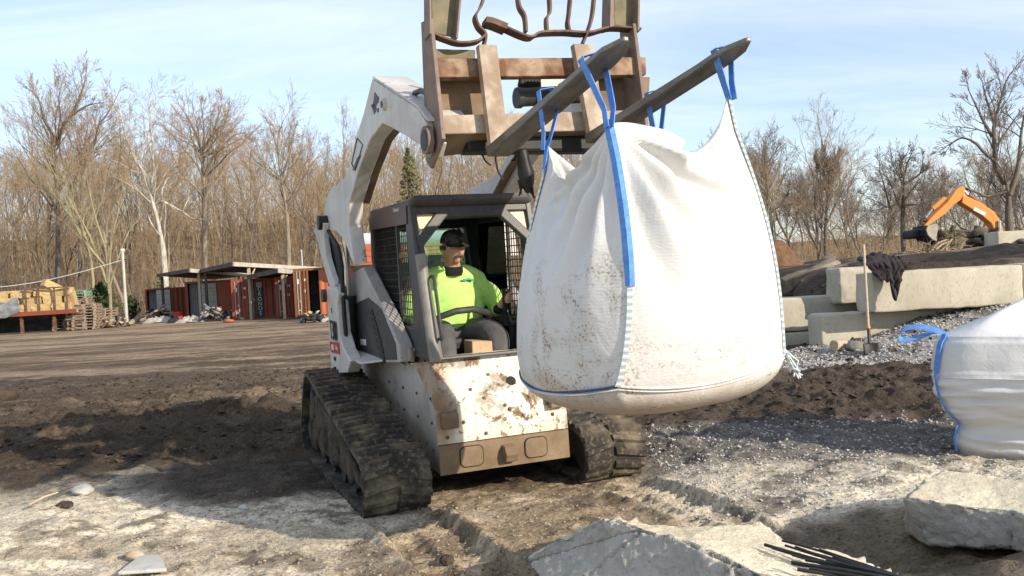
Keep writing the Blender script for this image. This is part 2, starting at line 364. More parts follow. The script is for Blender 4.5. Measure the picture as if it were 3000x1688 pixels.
def M_rubble():
    m, nt, b = newmat('broken_concrete'); co = objco(nt); n = noise_node(nt, co, 6, 8, .7); n2 = noise_node(nt, co, 34, 5, .7); n3 = noise_node(nt, co, 2.2, 4)
    vo = nt.nodes.new('ShaderNodeTexVoronoi'); vo.inputs['Scale'].default_value = 17; nt.links.new(co, vo.inputs['Vector'])
    col = ramp(nt, n, [(.3, (.36, .345, .31)), (.7, (.50, .48, .43))])
    ge = nt.nodes.new('ShaderNodeNewGeometry'); sp = nt.nodes.new('ShaderNodeSeparateXYZ'); nt.links.new(ge.outputs['Normal'], sp.inputs[0])
    dust = ramp(nt, mathn(nt, 'ADD', sp.outputs['Z'], mathn(nt, 'MULTIPLY', mathn(nt, 'SUBTRACT', n, .5), .5)), [(.76, 0.0), (.90, 1.0)])
    col = mixc(nt, dust, col, ramp(nt, n3, [(.3, (.62, .54, .40)), (.7, (.80, .71, .54))]))
    col = mixc(nt, ramp(nt, vo.outputs['Distance'], [(.10, .5), (.2, 0.0)]), col, mixc(nt, .5, (.24, .23, .21), (.5, .46, .40)))
    col = mixc(nt, ramp(nt, n2, [(.58, 0.0), (.70, .5)]), col, (.17, .16, .145))
    nt.links.new(col, b.inputs['Base Color']); b.inputs['Roughness'].default_value = 1.0; b.inputs['Specular IOR Level'].default_value = .05
    bump(nt, b, mathn(nt, 'ADD', mathn(nt, 'ADD', noise_node(nt, co, 75, 4, .7), n2), vo.outputs['Distance']), .75, .010); return m
m_rubble = M_rubble()
m_stone = M_noise('pale_stone', (.45, .44, .41), (.60, .58, .54), 6, .9, .4, .01)
m_steelrod = M_flat('dark_rebar', (.028, .028, .03), .55, .3)
m_wood = M_noise('pale_timber', (.38, .29, .19), (.52, .42, .30), 5, .85, .2, .004, stretch=(1, 1, 5))
m_palletw = M_noise('weathered_pallet_wood', (.22, .15, .11), (.40, .31, .24), 4, .85, .2, .004)
m_straw = M_noise('tan_straw', (.40, .28, .13), (.55, .41, .21), 9, .95, .6, .02, c3=(.25, .16, .07))
m_red = M_paint('faded_container_red', (.26, .062, .034), rust=(.10, .04, .02), prim=(.22, .07, .04), dirt=(.10, .03, .02), chip=.68, dirtamt=.5, scale=1.2)
m_orange = M_paint('orange_container_paint', (.44, .125, .055), rust=(.12, .05, .025), prim=(.32, .12, .06), dirt=(.30, .10, .05), chip=.70, dirtamt=.4, scale=1.2)
m_brownred = M_paint('brown_container_paint', (.19, .075, .03), rust=(.10, .04, .02), prim=(.2, .08, .04), dirt=(.12, .05, .03), chip=.7, dirtamt=.4, scale=1.2)
m_greyp = M_flat('grey_door_paint', (.34, .34, .335), .6, 0, .1, 2)
m_palepaint = M_flat('pale_door_paint', (.50, .49, .45), .6, 0, .1, 2)
m_roofdark = M_flat('dark_timber_and_shaded_fascia', (.085, .078, .075), .8, 0, .3, 2)
m_fascia = M_noise('pale_fascia_board', (.42, .38, .32), (.55, .50, .43), 2, .8, .2, .01)
m_teal = M_flat('dark_teal_board', (.02, .06, .07), .6)
m_junkdark = M_flat('dark_scrap', (.03, .03, .032), .7, 0, .5, 3)
m_tarp = M_noise('grey_tarpaulin', (.16, .165, .18), (.27, .275, .29), 4, .5, .5, .03)
m_sheet = M_noise('dirty_white_sheet', (.30, .27, .23), (.52, .48, .42), 4, .8, .5, .03)
m_exc = M_paint('orange_machine_paint', (.72, .27, .05), rust=(.20, .08, .03), prim=(.4, .2, .08), dirt=(.35, .17, .06), chip=.72, dirtamt=.3, scale=1.5)
m_steelgrey = M_noise('worn_bucket_steel', (.30, .27, .22), (.42, .38, .32), 5, .6, .2, .005)
m_pole = M_noise('galvanised_pole', (.40, .39, .36), (.52, .50, .46), 3, .6, .1, .003)
m_tank = M_flat('white_tank_paint', (.60, .62, .62), .45, 0, .06, 2)
m_cloth = M_noise('dark_plum_cloth', (.022, .017, .021), (.045, .036, .042), 12, .95, .3, .01)
m_mulch = M_noise('brown_mulch', (.20, .105, .055), (.32, .18, .10), 6, .95, 1.2, .05, c3=(.06, .03, .018))
m_soil = M_noise('dark_soil', (.022, .018, .015), (.05, .04, .032), 6, .95, 1.2, .04, c3=(.012, .01, .008))
def M_bark(name, c1, c2, sc=3): return M_noise(name, c1, c2, sc, .95, .5, .03, stretch=(1, 1, .35), fine=5)
m_bark = M_bark('grey_brown_bark', (.19, .155, .115), (.32, .27, .205)); m_twig = M_bark('brown_twigs', (.28, .195, .115), (.40, .30, .19), .8)
m_barky = M_bark('yellow_green_bark', (.25, .21, .12), (.34, .30, .19)); m_syc = M_bark('white_mottled_bark', (.30, .26, .20), (.60, .56, .48), 3.5)
m_barkd = M_bark('dark_bark', (.10, .082, .066), (.19, .158, .128)); m_twigd = M_bark('grey_twigs', (.16, .13, .105), (.25, .205, .165), .8)
m_needle = M_noise('green_needles', (.085, .092, .035), (.15, .145, .07), 3, .9, .2, .02)
m_evergreen = M_noise('dark_evergreen_leaves', (.020, .042, .014), (.05, .08, .025), 3, .9, .2, .02)
m_leaf = M_noise('russet_leaf_litter', (.16, .105, .065), (.27, .185, .115), .5, .95, .8, .1, c3=(.07, .05, .03))
# ---------------------------------------------------------------- ground: one sheet with ruts, berms, gravel heap, terrace and wooded slope
def _hash(ix, iy, seed):
    h = (ix.astype(np.int64) * 374761393 + iy.astype(np.int64) * 668265263 + seed * 974634777) & 0x7fffffff
    h = ((h ^ (h >> 13)) * 1274126177) & 0x7fffffff
    return ((h ^ (h >> 16)) & 0xffff) / 65535.0
def vnoise(x, y, seed=0):
    ix = np.floor(x); iy = np.floor(y); fx = x - ix; fy = y - iy
    ux = fx * fx * (3 - 2 * fx); uy = fy * fy * (3 - 2 * fy)
    a = _hash(ix, iy, seed); b = _hash(ix + 1, iy, seed); c = _hash(ix, iy + 1, seed); d = _hash(ix + 1, iy + 1, seed)
    return a + (b - a) * ux + (c - a) * uy + (a - b - c + d) * ux * uy
def fbm(x, y, sc, oct=4, seed=0, gain=.5):
    s = 0; a = 1; t = 0
    for o in range(oct):
        s = s + a * vnoise(x * sc * 2 ** o + 17.3 * o, y * sc * 2 ** o + 9.1 * o, seed + o); t += a; a *= gain
    return s / t
def sst(e0, e1, x):
    t = np.clip((x - e0) / (e1 - e0), 0, 1); return t * t * (3 - 2 * t)
_ex = (EX.x, EX.y); _ey = (EY.x, EY.y)
def mlocal(x, y):
    dx = x - ORG.x; dy = y - ORG.y
    ex = (math.sin(_ps), -math.cos(_ps)); ey = (math.cos(_ps), math.sin(_ps))
    return dx * ex[0] + dy * ex[1], dx * ey[0] + dy * ey[1]
def segd(x, y, a, b):
    ax, ay = a; bx, by = b; L = (bx - ax) ** 2 + (by - ay) ** 2
    t = np.clip(((x - ax) * (bx - ax) + (y - ay) * (by - ay)) / L, 0, 1)
    return np.hypot(x - ax - t * (bx - ax), y - ay - t * (by - ay))
def terrace(x, y):          # raised yard behind the retaining blocks on the right
    ye = 14.6 + 1.5 * (1 - sst(6.1, 6.4, x)) + 1.3 * (1 - sst(5.0, 5.4, x))
    return sst(4.0, 6.4, x) * sst(0, .35, y - ye) * (1 - sst(30, 44, y))
def ground_h(x, y, fine=True):
    x = np.asarray(x, float); y = np.asarray(y, float)
    d = np.hypot(x, y)
    near = 1 - sst(16, 34, d)
    h = (fbm(x, y, .35, 3, 1) - .5) * .07
    h = h + near * (fbm(x, y, 1.6, 4, 5) - .5) * .085
    # churned mud left of the loader: long low ruts running across the view
    rut = sst(6.4, 8.0, y + .35 * x * (x < 0)) * (1 - sst(10, 17, y)) * (1 - sst(-1.6, -.4, x))
    rg = np.abs(fbm(x * .32 + y * .12, y * 1.25, 1.0, 4, 21) - .5) * 2
    h = h + rut * (.105 * (1 - rg) ** 3 + .07 * (fbm(x, y, 3.2, 3, 33) - .5))
    # dark mud berm on the right
    for a, b, wd, ht in (((1.2, 12.1), (6.5, 10.5), .42, .09), ((1.2, 10.6), (5.6, 9.7), .35, .075), ((.9, 9.8), (4.8, 8.9), .22, .05)):
        dd = segd(x, y, a, b); br = .45 + 1.1 * fbm(x, y, 1.7, 4, 41)
        h = h + ht * np.exp(-(dd / wd) ** 2) * br
    # grey gravel heap against the blocks
    heap = sst(11.3, 13.9, y) * sst(4.5, 8.3, x + .25 * (y - 12)) * (1 - sst(18, 26, x))
    h = h + heap * (.62 + .08 * (fbm(x, y, 1.1, 3, 51) - .5)) * (1 - sst(14.3, 14.8, y))
    h = h + terrace(x, y) * (1.22 + .035 * np.clip(x - 5, 0, 30) + .25 * (fbm(x, y, .5, 4, 61) - .5))
    # near relief: sandy mound left, hollow right
    h = h + .07 * np.exp(-((x + 3.0) ** 2 / 2.2 + (y - 5.4) ** 2 / .8)) - .10 * np.exp(-((x - 1.55) ** 2 / .3 + (y - 4.55) ** 2 / .18))
    h = h + .16 * np.exp(-((x - 2.25) ** 2 / .12 + (y - 3.85) ** 2 / .10))
    # machine stands level; cleat prints ahead of both tracks
    lx, ly = mlocal(x, y); ay = np.abs(ly)
    pad = (1 - sst(.0, .5, lx)) * sst(-3.0, -2.4, lx) * (1 - sst(1.0, 1.35, ay))
    h = h * (1 - pad) - .012 * pad
    tr = sst(-.1, .05, lx) * (1 - sst(1.35, 1.9, lx)) * sst(.52, .56, ay) * (1 - sst(.97, 1.01, ay))
    saw = np.clip(np.sin(lx * 2 * math.pi / .095 + np.where((ay < .765), 0, 2.4)) * 1.8, -1, 1)
    gap = 1 - np.exp(-((ay - .765) / .03) ** 2)
    h = h * (1 - .65 * tr) + tr * (-.045 + .016 * saw * gap * (.5 + vnoise(x * 3, y * 3, 7)) + .03 * (1 - gap))
    rim = sst(-.1, .2, lx) * (1 - sst(1.3, 1.9, lx)) * (np.exp(-((ay - .50) / .035) ** 2) + np.exp(-((ay - 1.03) / .035) ** 2))
    h = h + .035 * rim * (.3 + fbm(x, y, 6, 2, 9))
    # wooded slope far left, gentle rise far right
    hill = sst(66, 125, y + .10 * x) * (1 - .86 * sst(0, 32, x))
    h = h + hill * (11.5 + 5 * (fbm(x, y, .03, 3, 71) - .5))
    h = h + 40 * sst(170, 420, d) * sst(20, 120, y) * .2
    if fine:
        mudz = sst(6.0, 7.6, y + .35 * x * (x < 0)) * (1 - sst(10, 17, y)) * (1 - pad)
        crk = np.abs(fbm(x, y, 2.6, 3, 91, .6) - .5) * 2
        h = h + near * ((fbm(x, y, 9, 3, 81, .65) - .5) * .055 + np.clip(fbm(x, y, 5, 3, 87, .6) - .55, 0, 1) * .17 * (.35 + rut) * (1 - pad))
        h = h + near * mudz * ((.22 - np.clip(crk, 0, .22)) * .16 + np.clip(fbm(x, y, 4.2, 3, 95, .6) - .52, 0, 1) * .20)
    return h
def GH(x, y): return float(ground_h(np.array([x]), np.array([y]), False)[0])
def axis_coords(lo, hi, fine, far_lo, far_hi, g=1.045):
    c = list(np.arange(lo, hi, fine)); s = fine; p = c[-1]
    while p < far_hi: s *= g; p += s; c.append(p)
    s = fine; p = lo; pre = []
    while p > far_lo: s *= g; p -= s; pre.append(p)
    return np.array(pre[::-1] + c)
gx = axis_coords(-5.4, 4.8, .026, -420, 420, 1.045); gy = axis_coords(2.6, 12.6, .027, -60, 700, 1.02)
GX, GY = np.meshgrid(gx, gy); GZ = ground_h(GX, GY)
# ---- soil types (albedo of what lies there: mud, tan earth, sand, gravel, leaf litter)
def soils(x, y):
    n1 = fbm(x, y, .9, 5, 101, .6); n2 = fbm(x * .35, y * 1.3, 1.0, 5, 111, .6); n3 = fbm(x, y, 3.1, 4, 121, .6)
    c = np.ones(x.shape + (3,)) * np.array((.072, .051, .035))
    def lay(wt, col): nonlocal c; c = c + (np.array(col) - c) * np.clip(wt, 0, 1)[..., None]
    d = y
    lay(sst(10, 15, d + (n1 - .5) * 14 + (n3 - .5) * 4) * .85, (.115, .084, .058)); lay(sst(15, 26, d + (n2 - .5) * 22 + (n1 - .5) * 16) * .9, (.31, .22, .14))
    lay(sst(22, 34, d) * sst(.50, .60, n2) * .75, (.38, .295, .20)); lay(sst(14, 30, d) * sst(.56, .66, n1) * .55, (.085, .062, .046))
    lay(sst(8, 11, y) * (1 - sst(13, 20, y)) * sst(.52, .62, n2) * .5, (.13, .094, .062))
    lx, ly = mlocal(x, y)
    lay(sst(-1.0, .1, lx + (n1 - .5) * 1.2) * (1 - sst(6.3, 7.2, y)) * .9, (.36, .275, .18))
    lay(sst(-1.0, .1, lx + (n1 - .5)) * (1 - sst(6.3, 7.2, y)) * sst(.53, .63, n3) * .75, (.66, .53, .37))
    lay((1 - sst(-.5, .4, y - (6.95 + .33 * (-2.6 - x) * (x < -1.2)) + (n1 - .5) * 2.4)) * (1 - sst(-1.3, -.5, x + (n3 - .5))) , (.86, .75, .57))
    lay((1 - sst(5.6, 6.6, y)) * (1 - sst(-1.4, -.4, x)) * sst(.57, .65, n2) * .5, (.24, .18, .12))
    lay((1 - sst(-.1, .5, y - 7.2 + (n1 - .5))) * sst(-.9, 1.0, y - 6.3 + (n2 - .5) * 1.5) * (1 - sst(-1.9, -.7, x)) * .45, (.12, .10, .08))
    lay((y < 8) * (y > 3) * sst(.60, .66, fbm(x, y, 2.3, 5, 131, .65)) * .62, (.13, .10, .072))
    lay((y < 8) * (y > 3) * sst(.63, .69, fbm(x, y, 5.5, 4, 137, .65)) * .7, (.085, .066, .05))
    lay(sst(7, 9, y) * (1 - sst(15, 22, y)) * sst(.56, .64, fbm(x * .5, y, 2.0, 5, 141, .65)) * .55, (.16, .12, .085))
    # right: dark berm earth, grey gravel band, pale sandy grit
    rt = sst(.6, 1.3, x + (n1 - .5) * .6)
    lay(rt * (1 - sst(12.0, 12.6, y)) * sst(7.0, 8.2, y), (.078, .059, .043))
    lay(rt * (1 - sst(7.6, 8.6, y + (n1 - .5))) * sst(5.9, 6.5, y) * .85, (.20, .185, .165))
    lay(rt * (1 - sst(6.0, 6.7, y + (n3 - .5))) * (1 - .75 * (1 - sst(4.9, 5.3, y))), (.76, .67, .52))
    lay(rt * sst(.55, .64, n3) * (1 - sst(6.6, 7.4, y)) * .7, (.15, .125, .10))
    lay(sst(.95, 1.25, x + (n3 - .5) * .3) * (1 - sst(4.85, 5.15, y - .12 * (x - 1.5) + (n3 - .5) * .5)) * .88, (.19, .145, .10)); lay(sst(.95, 1.25, x) * (1 - sst(4.85, 5.15, y)) * sst(.5, .6, fbm(x, y, 4.0, 4, 161, .6)) * .6, (.25, .20, .14))  # brown earth of the hollow, with its shadow mixed into the colour
    heap = sst(11.4, 12.0, y + (n3 - .5) * .8) * sst(3.0, 3.9, x) * (1 - sst(18, 26, x)) * (1 - sst(14.4, 14.9, y))
    lay(heap * .95, (.48, .465, .44)); lay(heap * sst(.54, .66, n1) * .6, (.15, .13, .11))
    lay(terrace(x, y), (.055, .042, .033))
    st = fbm(x * .12 + y * .03, y * .9, 1.0, 5, 151, .65)
    lay(sst(9.5, 19, y + (n1 - .5) * 8) * (1 - sst(58, 66, y)) * sst(.52, .60, st) * .8, (.095, .068, .048)); lay(sst(9.5, 19, y + (n1 - .5) * 8) * (1 - sst(58, 66, y)) * sst(.56, .62, fbm(x * .2, y * 1.1, 1.0, 5, 157, .65)) * .7, (.36, .27, .18))
    lay(sst(62, 72, y + .1 * x + (n1 - .5) * 4), (.165, .108, .068)); lay(sst(62, 72, y + .1 * x) * sst(.5, .62, n1) * .6, (.20, .16, .09))
    lay((np.hypot(x + 21, y - 46) < 6) * sst(.5, .6, n3) * .5, (.42, .31, .17))
    return c
SC = soils(GX, GY)
ny_, nx_ = GX.shape
verts = np.stack([GX, GY, GZ], -1).reshape(-1, 3)
idx = np.arange(ny_ * nx_).reshape(ny_, nx_)
quads = np.stack([idx[:-1, :-1], idx[:-1, 1:], idx[1:, 1:], idx[1:, :-1]], -1).reshape(-1, 4)
gme = bpy.data.meshes.new('ground'); gme.vertices.add(len(verts)); gme.vertices.foreach_set('co', verts.astype(np.float32).ravel())
gme.loops.add(quads.size); gme.loops.foreach_set('vertex_index', quads.astype(np.int32).ravel())
gme.polygons.add(len(quads)); gme.polygons.foreach_set('loop_start', np.arange(0, quads.size, 4, dtype=np.int32)); gme.polygons.foreach_set('loop_total', np.full(len(quads), 4, dtype=np.int32))
gme.polygons.foreach_set('use_smooth', np.ones(len(quads), dtype=bool))
gme.update(calc_edges=True); gme.validate()
ca = gme.color_attributes.new('soil', 'FLOAT_COLOR', 'POINT'); ca.data.foreach_set('color', np.concatenate([SC.reshape(-1, 3), np.ones((len(verts), 1))], 1).astype(np.float32).ravel())
m, nt, b = newmat('earth')
at_ = nt.nodes.new('ShaderNodeAttribute'); at_.attribute_name = 'soil'; co = objco(nt)
na = noise_node(nt, co, 7, 8, .7); nb = noise_node(nt, co, 42, 5, .7); nc = noise_node(nt, co, 1.3, 6, .6)
vo = nt.nodes.new('ShaderNodeTexVoronoi'); vo.inputs['Scale'].default_value = 26; nt.links.new(co, vo.inputs['Vector'])
col = mixc(nt, 1.0, at_.outputs['Color'], ramp(nt, na, [(.3, .62), (.5, 1.02), (.7, 1.35)]), 'MULTIPLY')
col = mixc(nt, 1.0, col, ramp(nt, nb, [(.34, .42), (.46, 1.0), (.68, 1.3)]), 'MULTIPLY')
col = mixc(nt, 1.0, col, ramp(nt, nc, [(.3, .75), (.7, 1.2)]), 'MULTIPLY')
col = mixc(nt, mathn(nt, 'MULTIPLY', ramp(nt, vo.outputs['Distance'], [(.12, 1.0), (.22, 0.0)]), ramp(nt, na, [(.5, 0.0), (.62, .55)])), col, mixc(nt, .5, col, (.55, .50, .42)))
nt.links.new(col, b.inputs['Base Color']); b.inputs['Roughness'].default_value = .95; b.inputs['Specular IOR Level'].default_value = .15
nd = noise_node(nt, co, 110, 4, .7); ne = noise_node(nt, co, 19, 6, .7)
col = mixc(nt, ramp(nt, ne, [(.58, 0.0), (.66, .7)]), col, mixc(nt, .62, col, (.03, .024, .018)))
col = mixc(nt, ramp(nt, nd, [(.60, 0.0), (.68, .6)]), col, mixc(nt, .45, col, (.55, .48, .38))); nt.links.new(col, b.inputs['Base Color'])
bp1 = nt.nodes.new('ShaderNodeBump'); bp1.inputs['Strength'].default_value = .9; bp1.inputs['Distance'].default_value = .035; nt.links.new(mathn(nt, 'ADD', na, ne), bp1.inputs['Height'])
bp2 = nt.nodes.new('ShaderNodeBump'); bp2.inputs['Strength'].default_value = .8; bp2.inputs['Distance'].default_value = .010; nt.links.new(mathn(nt, 'ADD', nb, mathn(nt, 'ADD', nd, vo.outputs['Distance'])), bp2.inputs['Height'])
nt.links.new(bp1.outputs[0], bp2.inputs['Normal']); nt.links.new(bp2.outputs[0], b.inputs['Normal'])
gme.materials.append(m); ground = link('ground', gme); tag(ground, 'churned bare earth yard of mud, sand and gravel', 'ground', kind='structure')

# ---- loose stones, gravel and clods: far too many to count
def scatter(name, label, n, fn, mat, rmin, rmax, seed, flat=.7):
    rng = random.Random(seed); mb = MB(); ico = [(V(math.cos(k * 2.09) * .94, math.sin(k * 2.09) * .94, -.33)) for k in range(3)] + [V(0, 0, 1)]
    oc = [V(1, 0, 0), V(0, 1, 0), V(-1, 0, 0), V(0, -1, 0), V(0, 0, 1), V(0, 0, -1)]; of = [(0, 1, 4), (1, 2, 4), (2, 3, 4), (3, 0, 4), (1, 0, 5), (2, 1, 5), (3, 2, 5), (0, 3, 5)]
    pts = []
    while len(pts) < n:
        p = fn(rng)
        if p: pts.append(p)
    hs = ground_h(np.array([p[0] for p in pts]), np.array([p[1] for p in pts]))
    for (x, y), z in zip(pts, hs):
        r = rmin + (rmax - rmin) * rng.random() ** 3; q = Matrix.Rotation(rng.random() * 6.28, 3, 'Z') @ Matrix.Rotation(rng.random() * .9, 3, 'X')
        vs = [(q @ V(v.x * r * rng.uniform(.7, 1.3), v.y * r * rng.uniform(.7, 1.3), v.z * r * flat * rng.uniform(.7, 1.2))) + V(x, y, z + r * .25) for v in oc]
        mb.add(vs, of)
    return tag(mb.build(name, mat), label, 'gravel', kind='stuff')
def f_heap(r):
    x = r.uniform(3.0, 10); y = r.uniform(11.5, 14.4); return (x, y) if r.random() < min(1, (y - 11.2) * 1.2) else None
def f_band(r): return (r.uniform(1.0, 4.2), r.uniform(5.2, 8.2))
def f_left(r):
    x = r.uniform(-4.2, .8); y = r.uniform(4.2, 7.2); return (x, y) if y < 6.4 - .15 * x - 1.2 * r.random() else None
def f_mud(r):
    x = r.uniform(-11, 7); y = r.uniform(8, 17)
    if x > -2.2 and x < 1.0: return None
    return (x, y)
m_gravel = M_noise('grey_gravel', (.28, .27, .255), (.58, .56, .53), 25, .9, .2, .004, c3=(.12, .11, .10), lo=.3, hi=.7, fine=.2)
m_grit = M_noise('sandy_grit', (.26, .21, .145), (.46, .38, .28), 25, .9, .2, .004, lo=.3, hi=.7, fine=.3)
m_clod = M_noise('mud_clods', (.04, .029, .021), (.095, .068, .046), 8, .95, .5, .01)
scatter('gravel', 'loose grey gravel on the heap below the concrete blocks', 9000, f_heap, m_gravel, .008, .034, 1)
scatter('gravel', 'scattered grey gravel beside the standing sack', 6000, f_band, m_gravel, .004, .018, 2)
scatter('grit', 'sandy grit and crumbs in the foreground', 7000, f_left, m_grit, .003, .012, 3)
scatter('mud_clods', 'dark clods of churned mud across the yard', 9000, f_mud, m_clod, .008, .05, 4, .6)
# ---------------------------------------------------------------- track loader carrying the sack
loader = thing('track_loader', 'worn white compact track loader with raised pallet forks and open cab', 'track loader', MACH)
def hull(circles, step=.02):
    pts = []
    for cx_, cz_, r in circles:
        for k in range(120): pts.append((cx_ + r * math.cos(k * math.pi / 60), cz_ + r * math.sin(k * math.pi / 60)))
    pts = sorted(set(pts))
    def half(ps):
        h = []
        for p in ps:
            while len(h) > 1 and (h[-1][0] - h[-2][0]) * (p[1] - h[-2][1]) - (h[-1][1] - h[-2][1]) * (p[0] - h[-2][0]) <= 0: h.pop()
            h.append(p)
        return h
    lo = half(pts); up = half(pts[::-1]); P = [V(a, 0, b) for a, b in lo[:-1] + up[:-1]]
    P.append(P[0]); L = [0]
    for i in range(len(P) - 1): L.append(L[-1] + (P[i + 1] - P[i]).length)
    n = int(L[-1] / step); out = []; j = 0
    for k in range(n):
        s = L[-1] * k / n
        while L[j + 1] < s: j += 1
        out.append(P[j].lerp(P[j + 1], (s - L[j]) / max(1e-9, L[j + 1] - L[j])))
    return out
TC = [(-.20, .185, .185), (-2.20, .215, .215), (-1.97, .50, .235), (-1.2, .08, .08)]
def track(sg):
    tr = bpy.data.objects.new('track', None); COL.objects.link(tr); tr.parent = loader
    path = hull(TC, .03); n = len(path); y0, y1 = (.545, .985) if sg < 0 else (.555, 1.02)
    def frame(i):
        a = path[(i - 1) % n]; b_ = path[(i + 1) % n]; t = (b_ - a).normalized(); return t, V(t.z, 0, -t.x)   # outward normal for counter-clockwise path
    mb = MB(); rnd = random.Random(5 + sg)
    P = []
    for i in range(n + 1):
        p = path[i % n]; t, nn = frame(i % n); th = .032; row = []
        for (yy, dd) in ((y0, -th), (y0, -.006), (y0 + .015, 0), (.74, .004), (.79, -.004), (y1 - .015, 0), (y1, -.006), (y1, -th)):
            q = p + nn * (dd + .004 * mnoise.noise(V(p.x * 4, yy * 9, p.z * 4))); row.append(V(q.x, sg * yy, q.z))
        P.append(row)
    mb.grid([r[::-1] if sg > 0 else r for r in P], True); Q = []
    for i in range(n + 1):
        p = path[i % n]; t, nn = frame(i % n); q = p - nn * .032; Q.append([V(q.x, sg * y0, q.z), V(q.x, sg * y1, q.z)])
    mb.grid([r if sg > 0 else r[::-1] for r in Q], True)
    # staggered cleats, two half-width rows
    per = .03 * n; cnt = int(per / .092)
    def atlen(s):
        k = (s / .03) % n; i = int(k); f = k - i; return path[i].lerp(path[(i + 1) % n], f), frame(i)[1].lerp(frame((i + 1) % n)[1], f).normalized(), frame(i)[0].lerp(frame((i + 1) % n)[0], f).normalized()
    for row, (ya, yb) in enumerate(((y0 + .004, .755), (.775, y1 - .004))):
        for c in range(cnt):
            s = c * per / cnt + row * .046; hgt = .019 + rnd.uniform(-.005, .006); w0 = .030 + rnd.uniform(-.004, .006)
            for (yA, yB, sk) in ((ya, yb, .02),):
                vs = []
                for (yy, ds) in ((yA, -sk if row == 0 else sk), ((yA + yB) / 2, 0), (yB, sk if row == 0 else -sk)):
                    p, nn, t = atlen(s + ds * (1 if row == 0 else 1)); jit = rnd.uniform(-.003, .003)
                    for (a, dd) in ((-w0, -.004), (-w0 * .55, hgt + jit), (w0 * .55, hgt + jit), (w0, -.004)):
                        q = p + t * a + nn * dd; vs.append(V(q.x, sg * yy, q.z))
                fs = [(j * 4 + k, j * 4 + k + 1, j * 4 + k + 5, j * 4 + k + 4) for j in range(2) for k in range(3)] + [(0, 1, 2, 3), (8, 9, 10, 11)]
                mb.add(vs, [f[::-1] for f in fs] if sg < 0 else fs)
    for c in range(cnt):        # inner drive lugs
        p, nn, t = atlen(c * per / cnt); R3 = Matrix(((t.x, 0, nn.x), (0, 1, 0), (t.z, 0, nn.z)))
        mb.box(V(p.x, sg * .765, p.z) - nn * .055, (.035, .05, .05), R3)
    mb.build('track_belt', m_rubber, tr, clean=False)
    fr = MB(); prof = [(-.30, .13), (-2.05, .13), (-2.12, .3), (-1.9, .56), (-1.5, .50), (-.45, .24)]
    fr.prism([V(x, sg * .60, z) for x, z in prof], V(0, sg * .345, 0)); fr.build('track_frame', m_mud, tr, bevel=.02)
    lm = MB()
    for k in range(26):
        x = rnd.uniform(-2.0, -.5); zt = .20 + (-.45 - x) * .17; lm.lump(V(x, sg * rnd.uniform(.92, .95), rnd.uniform(.15, zt)), rnd.uniform(.04, .10), k, (1.2, .4, 1), 8)
    lm.build('caked_mud', m_mud, tr)
    for nm, (x, z, r) in (('idler_wheel', (-.22, .195, .135)), ('idler_wheel', (-2.17, .225, .15)), ('drive_sprocket', (-1.97, .50, .175))):
        wb = MB(); wb.cyl(V(x, sg * .62, z), V(x, sg * .93, z), r, 24); wb.cyl(V(x, sg * .93, z), V(x, sg * .95, z), r * .5, 16)
        if nm == 'drive_sprocket':
            for k in range(14):
                g = k * 2 * math.pi / 14; wb.box(V(x + (r + .01) * math.cos(g), sg * .765, z + (r + .01) * math.sin(g)), (.03, .05, .04), Matrix.Rotation(-g, 3, 'Y'))
        wb.build(nm, m_dark, tr)
    for x in (-.62, -.98, -1.34, -1.70):
        wb = MB(); wb.cyl(V(x, sg * .64, .115), V(x, sg * .92, .115), .075, 18); wb.build('roller', m_dark, tr)
    return tr
track(-1); track(1)

# ---- chassis and front plate
mb = MB(); mb.prism([V(x, -.462, z) for x, z in ((-.125, .20), (-.14, .40), (-.16, .62), (-.58, .87), (-2.28, .90), (-2.30, .34), (-2.0, .22))], V(0, .924, 0)); chassis = mb.build('chassis', m_body, loader, bevel=.012)
for sg in (-1, 1):
    mb = MB()                                     # bolted flange and rivets down the side
    for x in (-.22, -.55, -.9, -1.3):
        for z in (.34, .52, .68): mb = MB(); mb.ball(V(x, sg * .462, z), .012, 8); mb.build('bolt', m_dark, chassis)
pl = MB(); yw = .466
def strip(a, b, ya=None, yb=None):
    ya = ya or yw; yb = yb or yw
    pl.prism([V(a[0], -ya, a[1]), V(a[0], ya, a[1]), V(b[0], yb, b[1]), V(b[0], -yb, b[1])], V(-.02, 0, -.004))
P0, P1, P2, P3 = (-.105, .392), (-.125, .64), (-.30, .915), (-.34, .935)
strip(P0, P1); strip(P1, P2, yw, .43); strip(P2, (-.47, .93), .43, .43)
for sg in (-1, 1): pl.prism([V(-.13, sg * .464, .63), V(-.60, sg * .464, .885), V(-.315, sg * .425, .917)], V(-.01, -sg * .012, -.012))
front = pl.build('front_plate', m_plate, loader, clean=True)
mb = MB(); mb.cyl(V(-.235, .10, .718), V(-.1885, .10, .748), .034, 20)
h_ = mb.build('port_hole', m_ink, front); 
mb = MB()
for (y, z) in ((-.40, .435), (-.13, .43), (.15, .52), (.36, .50), (-.12, .66), (.2, .64), (.02, .60), (-.05, .80), (.24, .80), (-.2, .72), (.05, .57), (-.33, .60), (.31, .58), (-.28, .52)):
    x = -.105 - (z - .392) * .08 if z < .64 else -.125 - (z - .64) * .64
    mb = MB(); mb.ball(V(x + .004, y, z), .013, 8, (.7, 1, 1)); mb.build('bolt', m_rust, front)
for y, z in ((-.385, .545), (.385, .60)):
    mb = MB(); mb.prism([V(-.115, y - .055, z - .055), V(-.06, y - .055, z - .05), V(-.055, y - .055, z + .03), V(-.07, y - .055, z + .05), V(-.12, y - .055, z + .055)], V(0, .11, 0)); mb.build('step', m_lower, front, bevel=.006)
